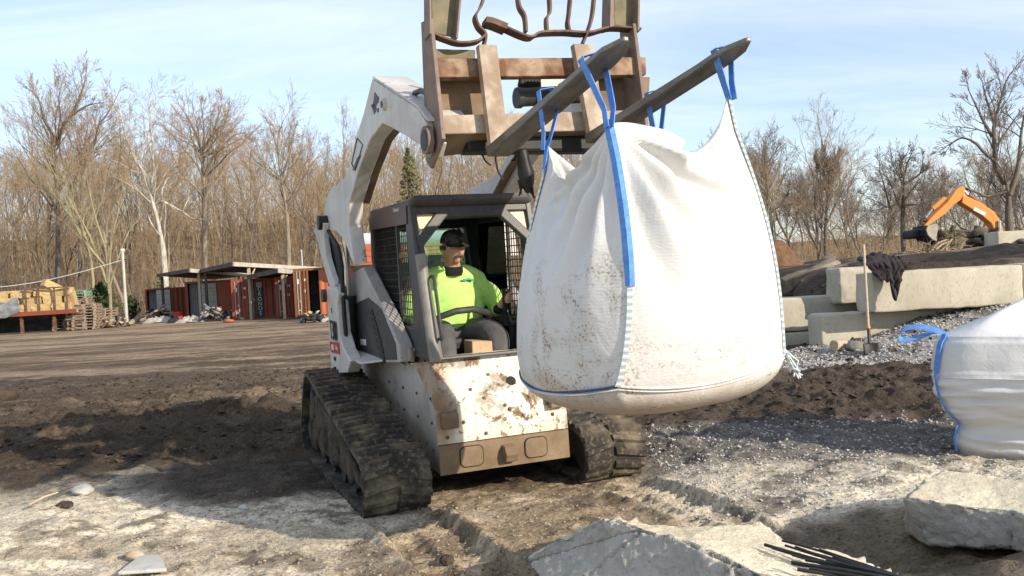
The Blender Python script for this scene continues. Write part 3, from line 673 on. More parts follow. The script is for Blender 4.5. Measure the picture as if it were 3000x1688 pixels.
lp = MB(); lp.prism([V(-.092, -yw, .193), V(-.092, yw, .193), V(-.098, yw, .386), V(-.098, -yw, .386)], V(-.02, 0, 0)); low = lp.build('lower_panel', m_lower, loader, bevel=.006)
def rrect(cy, cz, w_, h_2, r, n=4):
    o = []
    for k, (sy, sz) in enumerate(((1, 1), (-1, 1), (-1, -1), (1, -1))):
        for j in range(n + 1):
            g = (k + j / n) * math.pi / 2; o.append((cy + sy * (w_ / 2 - r) + r * math.cos(g), cz + sz * (h_2 / 2 - r) + r * math.sin(g)))
    return o
for y in (-.245, .215):
    mb = MB(); mb.prism([V(-.0925, a, b_) for a, b_ in rrect(y, .295, .155, .13, .035)], V(.007, 0, 0)); mb.build('access_cover', m_lower, low, bevel=.003)
    mb = MB(); mb.prism([V(-.0918, a, b_) for a, b_ in rrect(y, .295, .167, .142, .04)], V(.0025, 0, 0)); mb.build('cover_gap', m_ink, low)
mb = MB(); mb.prism([V(-.095, -.03, .225), V(-.03, -.03, .235), V(-.015, -.03, .285), V(-.04, -.03, .33), V(-.095, -.03, .345)], V(0, .09, 0)); mb.build('tow_hook', m_lower, low, bevel=.008)

# ---- body sides: engine cover, fender, rear upright
for sg in (-1, 1):
    Y = sg * .56
    def px(l, y=None): return [V(q.x, sg * (y or .56), q.z) for q in (ML(u, v, Y=-(y or .56)) for u, v in l)]
    mb = MB(); mb.prism(px([(1030, 800), (1062, 783), (1085, 830), (1130, 920), (1168, 1012), (1172, 1062), (1032, 1062), (1016, 960)]), V(0, -sg * .10, 0)); body = mb.build('engine_cover', m_body, loader, bevel=.012); mb = MB(); mb.prism([q + V(0, sg * .004, 0) for q in px([(1042, 890), (1080, 872), (1118, 905), (1160, 1008), (1164, 1054), (1044, 1056), (1036, 970)])], V(0, -sg * .004, 0)); mb.build('painted_shade', m_dark, body)  # dark plate lays the cover's shade over it as colour
    mb = MB(); mb.prism([V(-.98, Y + sg * .003, .86), V(-1.06, Y + sg * .003, 1.02), V(-1.30, Y + sg * .003, 1.25), V(-1.36, Y + sg * .003, 1.22), V(-1.22, Y + sg * .003, .98), V(-1.08, Y + sg * .003, .84)], V(0, sg * .006, 0)); vent = mb.build('vent', m_ink, body)
    mb = MB()
    for k in range(7):
        z = .89 + k * .05; mb.box(V(-1.05 - k * .036, Y + sg * .012, z), (.10, .006, .010))
    mb.build('louvre', m_dark, vent)
    mb = MB(); mb.prism([V(-2.05, sg * .47, .905), V(-.95, sg * .47, .895), V(-1.2, sg * .70, .86), V(-2.05, sg * .70, .875)], V(0, 0, -.018)); mb.build('fender', m_white, loader, bevel=.006)
    mb = MB(); mb.prism(px([(958, 838), (972, 846), (984, 880), (989, 925), (993, 975), (1006, 1020), (1027, 1058), (1017, 1092), (971, 1096), (962, 950)], .74), V(0, -sg * .10, 0)); up = mb.build('rear_upright', m_white, loader, bevel=.01)
    mb = MB(); c = px([(955, 866)], .745)[0]; mb.cyl(c, c + V(0, sg * .035, 0), .055, 18); mb.build('pivot_cap', m_dark, up)
    mb = MB(); mb.prism(px([(918, 676), (938, 648), (948, 655), (948, 700), (955, 755), (972, 810), (992, 862), (988, 900), (968, 850), (948, 780), (932, 715)], .73), V(0, -sg * .05, 0)); mb.build('control_link', m_white, loader, bevel=.008)
    mb = MB(); c = px([(938, 653)], .74)[0]; mb.cyl(c - V(0, sg * .12, 0), c + V(0, sg * .02, 0), .062, 18); mb.build('link_pin', m_black, loader)
    mb = MB(); rr = random.Random(3)
    for k in range(7):
        l = px([(955 + 8 * rr.random(), 672 + 10 * rr.random()), (966 + k * 4, 720), (972 + k * 5, 780), (980 + k * 4, 850), (985 + 4 * k, 930), (998 + 3 * k, 1010)], .60 + .015 * k)
        mb.tube(l, .017, 6)
    mb.build('hydraulic_hoses', m_hose, loader)
    mb = MB(); a, b_ = px([(1012, 690), (1019, 880)], .63); mb.cyl(a, b_, .028, 14); rod = mb.build('lift_cylinder', m_chrome, loader)
    mb = MB(); a, b_ = px([(1018, 868), (1030, 1060)], .63); mb.cyl(a, b_, .062, 18); mb.cyl(a, a + (b_ - a) * .06, .07, 18); mb.build('cylinder_barrel', m_black, rod)
    # ---- lift arm
    armp = [(1090, 231), (1184, 291), (1222, 317), (1247, 357), (1254, 420), (1243, 464), (1229, 425), (1188, 398), (1145, 374), (1119, 362), (1083, 411), (1050, 500), (1023, 595), (1021, 663), (1036, 775), (1008, 705), (985, 678), (960, 676), (948, 640), (952, 599), (965, 560), (1004, 526), (1021, 492), (1038, 415), (1064, 334)]
    mb = MB(); mb.prism(px(armp, .68), V(0, -sg * .11, 0)); arm = mb.build('lift_arm', m_white, loader, bevel=.008)
    tp = [(1092, 229), (1184, 289), (1222, 315), (1252, 355)]; q = px(tp, .682)
    mb = MB()
    for a, b_ in zip(q, q[1:]): mb.prism([a, b_, b_ + V(0, -sg * .235, 0), a + V(0, -sg * .235, 0)], V(0, 0, .014))
    mb.build('arm_top_plate', m_white, arm, clean=True)
    q = px([(1117, 364), (1082, 412), (1050, 500), (1022, 596)], .66); mb = MB()
    for a, b_ in zip(q, q[1:]): mb.prism([a, b_, b_ + V(0, -sg * .16, 0), a + V(0, -sg * .16, 0)], V(.012, 0, -.006))
    mb.build('arm_inner_plate', m_lower, arm)
    mb = MB(); a = px([(1124, 306)], .69)[0]; mb.cyl(a - V(0, sg * .02, 0), a + V(0, sg * .012, 0), .038, 18); mb.build('pin_boss', m_white, arm, bevel=.004)
    mb = MB(); a = px([(1124, 306)], .69)[0]; mb.cyl(a, a + V(0, sg * .016, 0), .022, 16); mb.build('pin_hole', m_ink, arm)
    mb = MB(); a = px([(1244, 411)], .69)[0]; mb.cyl(a - V(0, sg * .03, 0), a + V(0, sg * .002, 0), .078, 24); mb.build('pivot_ring', m_sidepl, arm, bevel=.004)
    mb = MB(); a = px([(1244, 411)], .69)[0]; mb.cyl(a, a + V(0, sg * .005, 0), .058, 22); mb.build('pivot_bore', m_ink, arm)
    mb = MB(); l = px([(1212, 322), (1212, 290), (1216, 272), (1232, 266), (1255, 276)], .60); mb.tube(l, .017, 8); mb.build('hose_guard', m_dark, arm)
    mb = MB(); l = px([(1046, 462), (1058, 452), (1042, 495), (1032, 500)], .684); mb.add(l, [(0, 1, 2, 3)]); l = px([(1046, 405), (1062, 425), (1040, 500), (1030, 480)], .684)
    for a, b_ in zip(l, l[1:] + l[:1]): mb.tube([a, b_], .0035, 4)
    mb.build('scratch_lines', m_dark, arm)
    if sg < 0:      # blurred remains of a decal at the elbow
        mb = MB()
        for shp in ([(1098, 270), (1108, 285), (1100, 320), (1090, 318), (1094, 300)], [(1086, 308), (1098, 303), (1104, 322), (1096, 336), (1092, 318)], [(1104, 290), (1110, 283), (1109, 300), (1105, 304)], [(1106, 318), (1110, 316), (1109, 328), (1106, 330)]):
            mb.prism(px(shp, .6815), V(0, -.002, 0))
        mb.build('worn_decal', m_dark, arm)
        dn = px([(976, 990), (991, 990), (976, 975)], .745); r_ = (dn[1] - dn[0]); 
        text_obj('model_lettering', 'T300', .235, m_ink, up, tuple(px([(977, 972)], .744)[0]), (1, 0, 0), (-.05, 0, 1), .62)
        text_obj('model_letter', 'S', .06, m_ink, up, tuple(px([(971, 910)], .744)[0]), (1, 0, 0), (-.05, 0, 1), .8)
        mb = MB(); mb.prism(px([(967, 1000), (993, 1004), (995, 1038), (970, 1032)], .7435), V(0, -.003, 0)); sb = mb.build('maker_badge', m_redlabel, up)
        mb = MB(); mb.prism(px([(971, 1009), (977, 1010), (978, 1026), (972, 1025)], .7475), V(0, -.002, 0)); mb.build('badge_emblem', m_whitelabel, sb)
        text_obj('badge_lettering', 'Bobcat', .048, m_whitelabel, sb, tuple(px([(986, 1020)], .7485)[0]), (1, 0, -.02), (-.05, 0, 1), .62)
        text_obj('capacity_lettering', '300XT', .045, m_dark, up, tuple(px([(981, 1052)], .744)[0]), (1, 0, 0), (-.05, 0, 1), .8)
        mb = MB(); mb.prism(px([(1056, 993), (1072, 995), (1073, 1012), (1057, 1010)], .564), V(0, -.003, 0)); mb.build('sticker', m_whitelabel, body)
        mb = MB(); mb.prism(px([(1139, 962), (1157, 1000), (1141, 1003)], .464), V(0, -.003, 0)); mb.build('warning_sticker', m_whitelabel, loader)
# torque tube between the arms and the rear body
mb = MB(); mb.box(V(-1.92, 0, 1.12), (.62, .92, .46)); mb.box(V(-2.0, 0, 1.40), (.40, .80, .12)); mb.build('engine_hood', m_body, loader, bevel=.04)
mb = MB(); a = ML(1244, 411, Y=-.6); mb.cyl(V(a.x - .16, -.56, a.z + .05), V(a.x - .16, .56, a.z + .05), .06, 18); mb.build('cross_tube', m_white, loader)
# ---------------------------------------------------------------- cab
SIDE = [(-.50, 1.985), (-1.56, 2.02), (-1.68, 1.95), (-1.71, 1.62), (-1.62, 1.50), (-1.03, 1.09), (-.96, .93), (-.235, .93), (-.40, 1.52)]
HOLE = [(-.63, 1.86), (-1.58, 1.88), (-1.625, 1.63), (-1.555, 1.52), (-1.01, 1.14), (-.56, 1.13), (-.60, 1.5)]
cab = bpy.data.objects.new('cab', None); COL.objects.link(cab); cab.parent = loader
def clipx(poly, z):
    xs = []
    for (x0, z0), (x1, z1) in zip(poly, poly[1:] + poly[:1]):
        if (z0 <= z) != (z1 <= z): xs.append(x0 + (z - z0) * (x1 - x0) / (z1 - z0))
    return sorted(xs)
for sg in (-1, 1):
    mb = MB(); mb.prism([V(x, sg * .452, z) for x, z in SIDE], V(0, -sg * .045, 0), [[V(x, sg * .452, z) for x, z in HOLE]]); mb.build('side_frame', m_cab, cab, bevel=.008)
    mb = MB(); mb.prism([V(x, sg * .4545, z) for x, z in [(-.56, 1.98), (-1.56, 2.015), (-1.675, 1.95), (-1.685, 1.86), (-.575, 1.85)]], V(0, sg * .006, 0)); mb.build('roof_side_panel', m_cabred, cab, bevel=.004)
    mb = MB()
    z = 1.15
    while z < 1.87:
        xs = clipx(HOLE, z)
        if len(xs) >= 2: mb.tube([V(xs[0], sg * .432, z), V(xs[-1], sg * .432, z)], .0042, 5)
        z += .052
    x = -1.60; TH = [(b, a) for a, b in HOLE]
    while x < -.57:
        zs = clipx(TH, x)
        if len(zs) >= 2: mb.tube([V(x, sg * .426, zs[0]), V(x, sg * .426, zs[-1])], .0042, 5)
        x += .047
    sc_ = mb.build('side_screen', m_wire, cab)
    mb = MB(); zs = clipx(TH, -.93); mb.box(V(-.93, sg * .432, (zs[0] + zs[-1]) / 2), (.035, .02, zs[-1] - zs[0])); mb.build('screen_bar', m_cab, sc_)
    mb = MB(); mb.prism([V(x, sg * .415, z) for x, z in [(-.95, 1.86), (-1.57, 1.87), (-1.615, 1.63), (-1.545, 1.52), (-1.0, 1.15), (-.95, 1.15)]], V(0, -sg * .005, 0)); mb.build('side_glass', m_glass, cab)
# front frame on a leaning plane
def FP(y, t): return V(-.225 - .285 * t, y, .93 + 1.06 * t)
outer = [(-.425, 0), (-.455, .97), (-.43, 1.0), (.43, 1.0), (.455, .97), (.425, 0)]
opening = [(.355, 0.02), (.385, .72), (.20, .90), (-.20, .90), (-.385, .72), (-.355, .02)]
gl = [(-.425, .93), (-.425, .77), (-.27, .93)]
mb = MB(); mb.prism([FP(*q) for q in outer], V(-.05, 0, -.012), [[FP(*q) for q in opening], [FP(*q) for q in gl], [FP(-a, b_) for a, b_ in gl]]); ff = mb.build('front_frame', m_cab, cab, bevel=.008)
for sg in (-1, 1):
    mb = MB(); mb.prism([FP(sg * a, b_) + V(-.028, 0, 0) for a, b_ in gl], V(-.006, 0, 0)); mb.build('corner_pane', m_cream, ff)
    mb = MB(); mb.tube([FP(sg * .415, -.01), FP(sg * .42, .35), FP(sg * .42, .66)], [.040, .039, .038], 14); mb.build('pillar', m_pillar, ff)
    mb = MB(); p = [FP(sg * .375, t) for t in (.52, .52, .50, .30, .16, .13, .13)]; ofs = [.02, .075, .09, .09, .09, .075, .02]
    mb.tube([q + V(o_, 0, 0) for q, o_ in zip(p, ofs)], .012, 8); mb.build('grab_handle', m_dark, ff)
# roof with liner
mb = MB(); mb.prism([V(-.47, -.43, 1.985), V(-.50, -.455, 1.955), V(-1.66, -.455, 1.955), V(-1.66, .455, 1.955), V(-.50, .455, 1.955), V(-.47, .43, 1.985)], V(0, 0, .062)); mb.build('roof', m_cab, cab, bevel=.02)
mb = MB(); mb.box(V(-1.05, 0, 1.925), (.9, .80, .03)); mb.box(V(-.62, 0, 1.90), (.10, .5, .04)); mb.build('headliner', m_seat, cab, bevel=.01)
# back wall, rear window, floor
mb = MB(); mb.prism([V(-1.64, -.41, .95), V(-1.64, .41, .95), V(-1.64, .41, 1.94), V(-1.64, -.41, 1.94)], V(-.03, 0, 0), [[V(-1.64, -.33, 1.42), V(-1.64, .33, 1.42), V(-1.64, .33, 1.85), V(-1.64, -.33, 1.85)]]); mb.build('back_wall', m_cab, cab, bevel=.01)
mb = MB(); mb.box(V(-1.655, 0, 1.635), (.006, .66, .43)); mb.build('rear_glass', m_glass, cab)
mb = MB(); mb.box(V(-1.0, 0, .70), (1.3, .80, .04)); mb.box(V(-1.55, 0, .98), (.15, .8, .5)); mb.build('cab_floor', m_dark, cab)
for sg in (-1, 1):
    mb = MB(); mb.box(V(-.98, sg * .345, .95), (.72, .14, .32)); mb.build('side_console', m_seat, cab, bevel=.03)
# seat
seat = bpy.data.objects.new('seat', None); COL.objects.link(seat); seat.parent = cab
mb = MB(); mb.box(V(-1.04, -.03, .955), (.50, .48, .12)); mb.build('seat_cushion', m_seat, seat, bevel=.035)
mb = MB(); mb.box(V(-1.31, -.03, 1.22), (.11, .46, .52), Matrix.Rotation(-.12, 3, 'Y')); mb.build('backrest', m_seat, seat, bevel=.04)
mb = MB(); mb.box(V(-1.04, -.03, .82), (.42, .40, .16)); mb.build('seat_base', m_dark, seat)
mb = MB(); mb.prism([V(-.46, -.075, .80), V(-.44, .075, .80), V(-.47, .085, 1.0), V(-.49, -.06, 1.01)], V(-.18, 0, 0)); mb.build('cardboard_panel', m_card, cab, bevel=.008)
# lap bar
mb = MB(); X = -.62
mb.tube([ML(1248, 985, X=X - .18), ML(1258, 955, X=X), ML(1290, 928, X=X + .05), ML(1335, 912, X=X + .08), ML(1385, 906, X=X + .06), ML(1425, 915, X=X - .02), ML(1446, 940, X=X - .22)], .024, 12); mb.build('lap_bar', m_dark, cab)
mb = MB(); mb.tube([V(-1.3, -.36, 1.45), V(-1.0, -.37, 1.40), ML(1248, 985, X=X - .18)], .018, 8); mb.build('bar_arm', m_dark, cab)
# joysticks
for sg, (u, v) in ((1, (1478, 872)), (-1, (1226, 925))):
    j = bpy.data.objects.new('joystick', None); COL.objects.link(j); j.parent = cab
    top = ML(u, v, X=-.63) if sg > 0 else V(-.68, -.335, 1.20); base = V(top.x - .03, top.y + .012, 1.08)
    mb = MB(); mb.tube([base, base.lerp(top, .5), top + V(.015, 0, .02), top + V(.03, 0, .045)], [.016, .018, .024, .018], 10); mb.ball(top + V(.02, 0, .05), .03, 10, (1.25, .95, .7)); mb.build('grip', m_black, j)
    mb = MB()
    for k in range(5): mb.cyl(V(base.x, base.y, 1.09 + k * .02), V(base.x, base.y, 1.108 + k * .02), .062 - k * .008, 14, .050 - k * .008)
    mb.build('rubber_boot', m_black, j)
text_obj('cab_lettering', 'Command', .042, m_whitelabel, cab, tuple(ML(1160, 615, Y=-.4615)), (1, 0, -.03), (0, 0, 1), .8)
mb = MB(); mb.tube([V(-1.5, -.30, 1.9), V(-1.3, -.28, 1.83), V(-1.2, -.16, 1.84), V(-1.15, -.05, 1.90)], .012, 6); mb.build('wiper_hose', m_hose, cab)
mb = MB(); mb.prism([V(-1.60, .37, 1.3), V(-1.60, .41, 1.3), V(-1.60, .41, 1.93), V(-1.60, .30, 1.93)], V(.06, 0, 0)); mb.build('inner_post', m_seat, cab)
# chipped headlamp bracket at the cab foot
mb = MB(); c = ML(1182, 1045, Y=-.50); mb.lump(c, .06, 3, (1, .8, 1), 10, .5); mb.box(c + V(.10, .03, .03), (.10, .03, .09), Matrix.Rotation(.4, 3, 'Y')); mb.build('broken_lamp_bracket', m_chrome, loader)

# ---------------------------------------------------------------- pallet fork carriage
def CP(u, v, off=0.):                # point on the carriage front plane (leans back), moved rearwards by off
    n = V(1, 0, .10).normalized(); p0 = V(.86 - off, 0, 2.28); d = MINV.to_3x3() @ ray(u, v); return _cl + d * ((p0 - _cl).dot(n) / d.dot(n))
BK = V(-1, 0, -.10).normalized()
car = bpy.data.objects.new('fork_carriage', None); COL.objects.link(car); car.parent = loader
def cplate(nm, pts, th, mat, off=0., bev=.006, par=None):
    mb = MB(); mb.prism([CP(u, v, off) for u, v in pts], BK * th); return mb.build(nm, mat, par or car, bevel=bev)
cplate('upper_beam', [(1270, 171), (1893, 167), (1894, 219), (1277, 227)], .07, m_rust, .05)
cplate('lower_beam', [(1294, 338), (1896, 321), (1898, 378), (1296, 393)], .12, m_rustpale, .05)
cplate('back_panel', [(1268, 232), (1425, 232), (1425, 338), (1280, 338)], .02, m_lower, .20)
cplate('back_panel', [(1745, 225), (1905, 225), (1900, 335), (1745, 335)], .02, m_lower, .20)
cplate('top_panel', [(1266, 143), (1393, 146), (1393, 172), (1268, 172)], .02, m_olive, .10)
cplate('top_panel', [(1775, 138), (1872, 138), (1878, 170), (1775, 172)], .02, m_olive, .10)
mb = MB(); l = [CP(1256, 462, .26), CP(1410, 446, .26), CP(1880, 410, .26), CP(1900, 379, .055), CP(1296, 394, .055)]; mb.prism(l, V(0, 0, .02)); mb.build('bottom_panel', m_lower, car)
mb = MB(); mb.box(CP(1580, 425, .22), (.16, .95, .10)); mb.build('mounting_frame', m_black, car, bevel=.02)
# end plates
yL = CP(1280, 250).y; yR = CP(1893, 300).y
for nm, yy, sg, topv, uu in (('end_plate', yL, -1, 60, (1262, 1278, 1295)), ('end_plate', yR, 1, 60, (1875, 1890, 1903))):
    pr = [(.0, 2.235), (-.03, 2.90), (-.19, 2.92), (-.26, 2.50), (-.33, 2.16), (-.25, 2.10)]
    mb = MB(); mb.prism([V(.865 - (z - 2.28) * .1 + x, yy, z + (.03 if sg > 0 else 0)) for x, z in pr], V(0, -sg * .022, 0)); mb.build(nm, m_sidepl, car, bevel=.004)
# upper guard posts (olive channel plates)
for nm, sh in (('guard_post', [(1263, -40), (1356, -40), (1340, 112), (1266, 96)]), ('guard_post', [(1797, -40), (1872, -40), (1868, 88), (1801, 76)])): cplate(nm, sh, .012, m_olive, .10)
for sh in ([(1356, -40), (1350, -40), (1336, 112), (1342, 112)], [(1797, -40), (1790, -40), (1787, 80), (1801, 76)], [(1263, -40), (1258, -40), (1259, 100), (1266, 98)], [(1876, -40), (1870, -40), (1868, 90), (1874, 90)]): cplate('guard_flange', sh, .11, m_sidepl, .02, .002)
def strap_bar(pts, wd=.055, th=.012, nm='bent_guard_bar'):
    P = [CP(u, v, o) for u, v, o in pts]; Q = []
    for i in range(len(P) - 1):
        for k in range(6):
            t = k / 6; p0 = P[max(i - 1, 0)]; p1 = P[i]; p2 = P[i + 1]; p3 = P[min(i + 2, len(P) - 1)]
            Q.append(.5 * ((2 * p1) + (p2 - p0) * t + (2 * p0 - 5 * p1 + 4 * p2 - p3) * t * t + (3 * p1 - p0 - 3 * p2 + p3) * t ** 3))
    Q.append(P[-1]); mb = MB(); mb.ribbon(Q, V(wd, 0, wd * .2), th); mb.build(nm, m_dkrust, car)
strap_bar([(1262, 100, .06), (1300, 116, .05), (1345, 129, .03), (1395, 124, .04), (1422, 104, .06)])
strap_bar([(1425, -30, .06), (1408, 20, .04), (1391, 50, .02), (1400, 80, .04), (1420, 104, .06), (1416, 140, .06)])
strap_bar([(1418, 66, .03), (1450, 72, .02), (1480, 86, .02), (1530, 108, .0), (1556, 112, .0), (1580, 100, .03), (1650, 97, .05), (1720, 100, .05), (1790, 84, .06), (1872, 90, .06)], .065)
strap_bar([(1418, 66, .03), (1440, 70, .02), (1480, 86, .02)], .08, .035, 'torn_bar_end')
for l in ([(1514, -30), (1520, 20), (1536, 50), (1540, 96)], [(1607, -30), (1610, 35), (1600, 55), (1602, 96)], [(1672, -30), (1666, 40), (1662, 70), (1668, 98)], [(1742, -30), (1735, 40), (1725, 80), (1705, 132)]): strap_bar([(u, v, .04) for u, v in l], .045)
# two forks
for sg, heel, tip, sh in ((-1, (1455, 420), (1836, 124), [(1395, 135), (1448, 134), (1481, 384), (1428, 384)]), (1, (1775, 365), (2196, 125), [(1672, 133), (1728, 131), (1762, 350), (1718, 368)])):
    fk = bpy.data.objects.new('fork', None); COL.objects.link(fk); fk.parent = car
    Y = sg * .32; a = ML(*heel, Y=Y); b_ = ML(*tip, Y=Y)
    mb = MB(); top = CP((sh[0][0] + sh[1][0]) / 2, sh[0][1]); wd = .125
    zc = 2.215 if sg < 0 else 2.285
    tq = V(.90 - .1 * (top.z - 2.28), Y, top.z); bq = V(.905, Y, zc - .05)
    # shank
    mb.prism([V(tq.x, CP(*sh[0]).y, tq.z), V(tq.x, CP(*sh[1]).y, tq.z), V(bq.x, CP(*sh[2]).y, bq.z), V(bq.x, CP(*sh[3]).y, bq.z)], BK * .05)
    mb.build('fork_shank', m_rustpale, fk, bevel=.006)
    mb = MB(); bw = []; NL = 14; cy0 = (CP(*sh[2]).y + CP(*sh[3]).y) / 2
    A = V(.86, cy0, zc - .052); B = V(b_.x, Y, b_.z + .004)
    rows = []
    for i in range(NL + 1):
        t = i / NL; p = A.lerp(B, t); s_ = 1 if t < .86 else max(.12, math.sqrt(max(0, 1 - ((t - .86) / .142) ** 2)))
        hw = .066 * s_; th = .055 - .035 * t
        up_ = V(-(B - A).z, 0, (B - A).x).normalized()
        c_ = p + up_ * (.012 * max(0, t - .8) * 5)
        rows.append([c_ + V(0, -hw, 0) - up_ * th / 2, c_ + V(0, hw, 0) - up_ * th / 2, c_ + V(0, hw, 0) + up_ * th / 2, c_ + V(0, -hw, 0) + up_ * th / 2])
    mb.grid(rows, False, True); mb.add(rows[0], [(0, 1, 2, 3)]); mb.add(rows[-1], [(3, 2, 1, 0)])
    mb.build('fork_blade', m_fork, fk, bevel=.005, clean=True)
# tilt cylinder, hoses and rag seen through the carriage
mb = MB(); a = CP(1512, 287, .30); mb.cyl(a, a + V(0, .42, .03), .055, 18); mb.cyl(a - V(0, .0, 0), a + V(0, .03, 0), .062, 18); mb.build('tilt_cylinder', m_dark, loader)
mb = MB()
for k in range(6): mb.tube([CP(1530 + 9 * k, 228, .35), CP(1526 + 10 * k, 250, .33), CP(1530 + 8 * k, 272, .36)], .022, 7)
mb.build('hose_bundle', m_hose, loader)
mb = MB(); mb.box(CP(1600, 250, .50), (.12, .2, .16), Matrix.Rotation(.4, 3, 'X')); mb.build('coupler_block', m_white, loader, bevel=.02)
mb = MB(); p = CP(1530, 440, .15); rr = random.Random(4); mb.tube([p, p + V(0, .01, -.06), p + V(.01, .015, -.13), p + V(0, .02, -.19), p + V(0, .03, -.245)], [.022, .03, .05, .045, .012], 9)
for k in range(7): mb.tube([p + V(rr.uniform(-.02, .02), rr.uniform(-.03, .05), -.17), p + V(rr.uniform(-.03, .03), rr.uniform(-.04, .07), -.25 - rr.random() * .05)], [.012, .003], 5)
for i in range(len(mb.v)): mb.v[i] = tuple(Vector(mb.v[i]) + V(0, 1, 0) * .02 * mnoise.noise(Vector(mb.v[i]) * 18))
mb.build('hanging_rag', m_black, loader)
mb = MB()
for l in ([(1452, 438), (1452, 470), (1460, 505), (1474, 526)], [(1505, 440), (1512, 458), (1506, 470), (1498, 470)], [(1410, 445), (1420, 470), (1438, 485)]): mb.tube([CP(u, v, .25) for u, v in l], .006, 6)
mb.build('loose_wires', m_hose, loader)
# ---------------------------------------------------------------- bulk bag hanging on the forks
class Bag:
    def __init__(s, B, T, zc, bulge, sag, seed, fold=.016, dome=2.6):
        s.B = B; s.T = T; s.zc = zc; s.bulge = bulge; s.sag = sag; s.seed = seed; s.fold = fold; s.dome = dome; s.pleat = [(1.0, 23), (.9, 15), (.6, 18), (.55, 19)]
        s.c = sum((Vector(q) for q in B), V(0, 0, 0)) / 4
    def corner(s, k, h):
        b = Vector(s.B[k % 4]); t = Vector(s.T[k % 4]); p = b.lerp(t, h); o = V(b.x - s.c.x, b.y - s.c.y, 0).normalized()
        return p + o * (.05 * math.sin(math.pi * min(1, h * 1.15)) if h < .87 else 0) + (V(.055, .055, 0) * math.sin(math.pi * h ** .8) if k % 4 == 0 else V(0, 0, 0))
    def wall(s, u, h, folds=True):
        k = int(u) % 4; f = u - int(u); a = s.corner(k, h); b = s.corner(k + 1, h); e = V(b.x - a.x, b.y - a.y, 0); n = V(e.y, -e.x, 0).normalized()
        if n.dot(V((a.x + b.x) / 2 - s.c.x, (a.y + b.y) / 2 - s.c.y, 0)) < 0: n = -n
        p = a.lerp(b, f); sg_, sk = s.sag[k]; q = f ** sk; arch = 1 - abs(2 * q - 1) ** 1.45
        p.z -= sg_ * arch * h ** 1.6
        p.z -= (1 - h) ** 2 * .05 * 4 * f * (1 - f)
        bl = s.bulge[k]; p += n * (bl * (4 * f * (1 - f)) ** .8 * math.sin(math.pi * min(1, (h + .12) / 1.12) ** .62) if h < 1 else 0)
        if folds:
            L = e.length; d = 0
            for kk, ff in ((k, f), (k + 1, 1 - f)):
                T = Vector(s.T[kk % 4]); dz = max(.001, T.z - p.z); sx_ = ff * L; r = math.hypot(dz, sx_); ph = math.atan2(sx_, dz)
                # pleats: long straight ridges fanning from the loop, dying out below the belly
                fr_, kw = s.pleat[kk % 4] if ff is f or True else (1, 20); am = s.fold * fr_ * (2.3 if k % 4 == 0 else 1.4) * min(1, max(0, r - .05) / .28) * math.exp(-(r / .66) ** 4) * min(1, ff * 9) * (1 if ph < 1.25 else max(0, 1 - (ph - 1.25) * 4))
                w_ = math.sin(ph * (kw if k % 4 else kw * .66) + s.seed + kk * 1.7 + .5 * math.sin(r * 5 + kk) + 1.3 * mnoise.noise(V(ph * 3, kk * 5, s.seed))); d += am * w_ * (.75 + .5 * mnoise.noise(V(ph * 4, 7, kk)))
            d += .003 * mnoise.noise(p * 9 + V(s.seed, 0, 0)) + .014 * mnoise.noise(p * 2.4 + V(s.seed, 3, 0))
            p += n * d * min(1, f * 20, (1 - f) * 20 + .05)
        return p
    def out(s, u, h):
        p = s.corner(int(round(u)), h); return V(p.x - s.c.x, p.y - s.c.y, 0).normalized()
    def mesh(s, nu=56, nh=70, nb=22):
        mb = MB(); us = [k + i / nu for k in range(4) for i in range(nu)]
        W = [[s.wall(u, j / nh) for u in us] for j in range(nh + 1)]
        rim = W[0]; Bt = []
        for j in range(nb, 0, -1):
            sc = math.sin((nb - j) / nb * math.pi / 2) ** .75; row = []
            for p in rim:
                z = s.zc + (p.z - s.zc) * (1 - math.sqrt(max(0, 1 - sc ** s.dome)))
                q = V(s.c.x + (p.x - s.c.x) * max(sc, .002), s.c.y + (p.y - s.c.y) * max(sc, .002), z); q.z += .012 * mnoise.noise(q * 5) * (1 - sc); row.append(q)
            Bt.append(row)
        mb.grid(Bt + W, True, True); return mb
BC = V(1.75, .04, .82)
bag = Bag(B=[(2.225, -.385, 1.025), (2.19, .485, 1.075), (1.33, .47, 1.10), (1.30, -.425, 1.02)], T=[(2.19, -.345, 2.11), (2.03, .365, 2.265), (1.41, .36, 2.13), (1.575, -.345, 2.10)],
          zc=.835, bulge=[.09, .13, .08, .17], sag=[(.215, 2.2), (.30, 1), (.2, 1), (.185, .62)], seed=2.0, fold=.034)
bagr = thing('bulk_bag', 'full white woven bulk bag slung by blue loops from the raised forks', 'bulk bag', MACH @ Matrix.Translation(BC))
o = bag.mesh(64, 90, 24).build('bag_body', m_bag, bagr, shift=-BC)
sd = o.modifiers.new('thick', 'SOLIDIFY'); sd.thickness = .004
for k in range(4):
    # stitched corner seam from rim to peak
    mb = MB(); hm = {0: 15, 3: 36, 2: 28}.get(k, 40); P = [bag.corner(k, h / 40) + bag.out(k, h / 40) * .006 for h in range(0, hm + 1)]
    od = bag.out(k, .5); mb.ribbon(P, V(-od.y, od.x, 0) * .022, .010); mb.build('corner_seam', m_seam, bagr, shift=-BC)
# bottom seams
for k in (0, 3):
    mb = MB(); P = [bag.wall(k + i / 60 * .999, 0, False) + V(0, 0, .0) for i in range(61)]; P = [p + V(p.x - bag.c.x, p.y - bag.c.y, 0).normalized() * .004 for p in P]
    mb.tube(P, .006, 6); mb.build('bottom_seam', m_cord if k == 3 else m_bag, bagr, shift=-BC)
    mb = MB(); P = [p + V(0, 0, -.014) for p in P]; mb.tube(P, .004, 6); mb.build('seam_cord', m_seam if k == 3 else m_bag, bagr, shift=-BC)
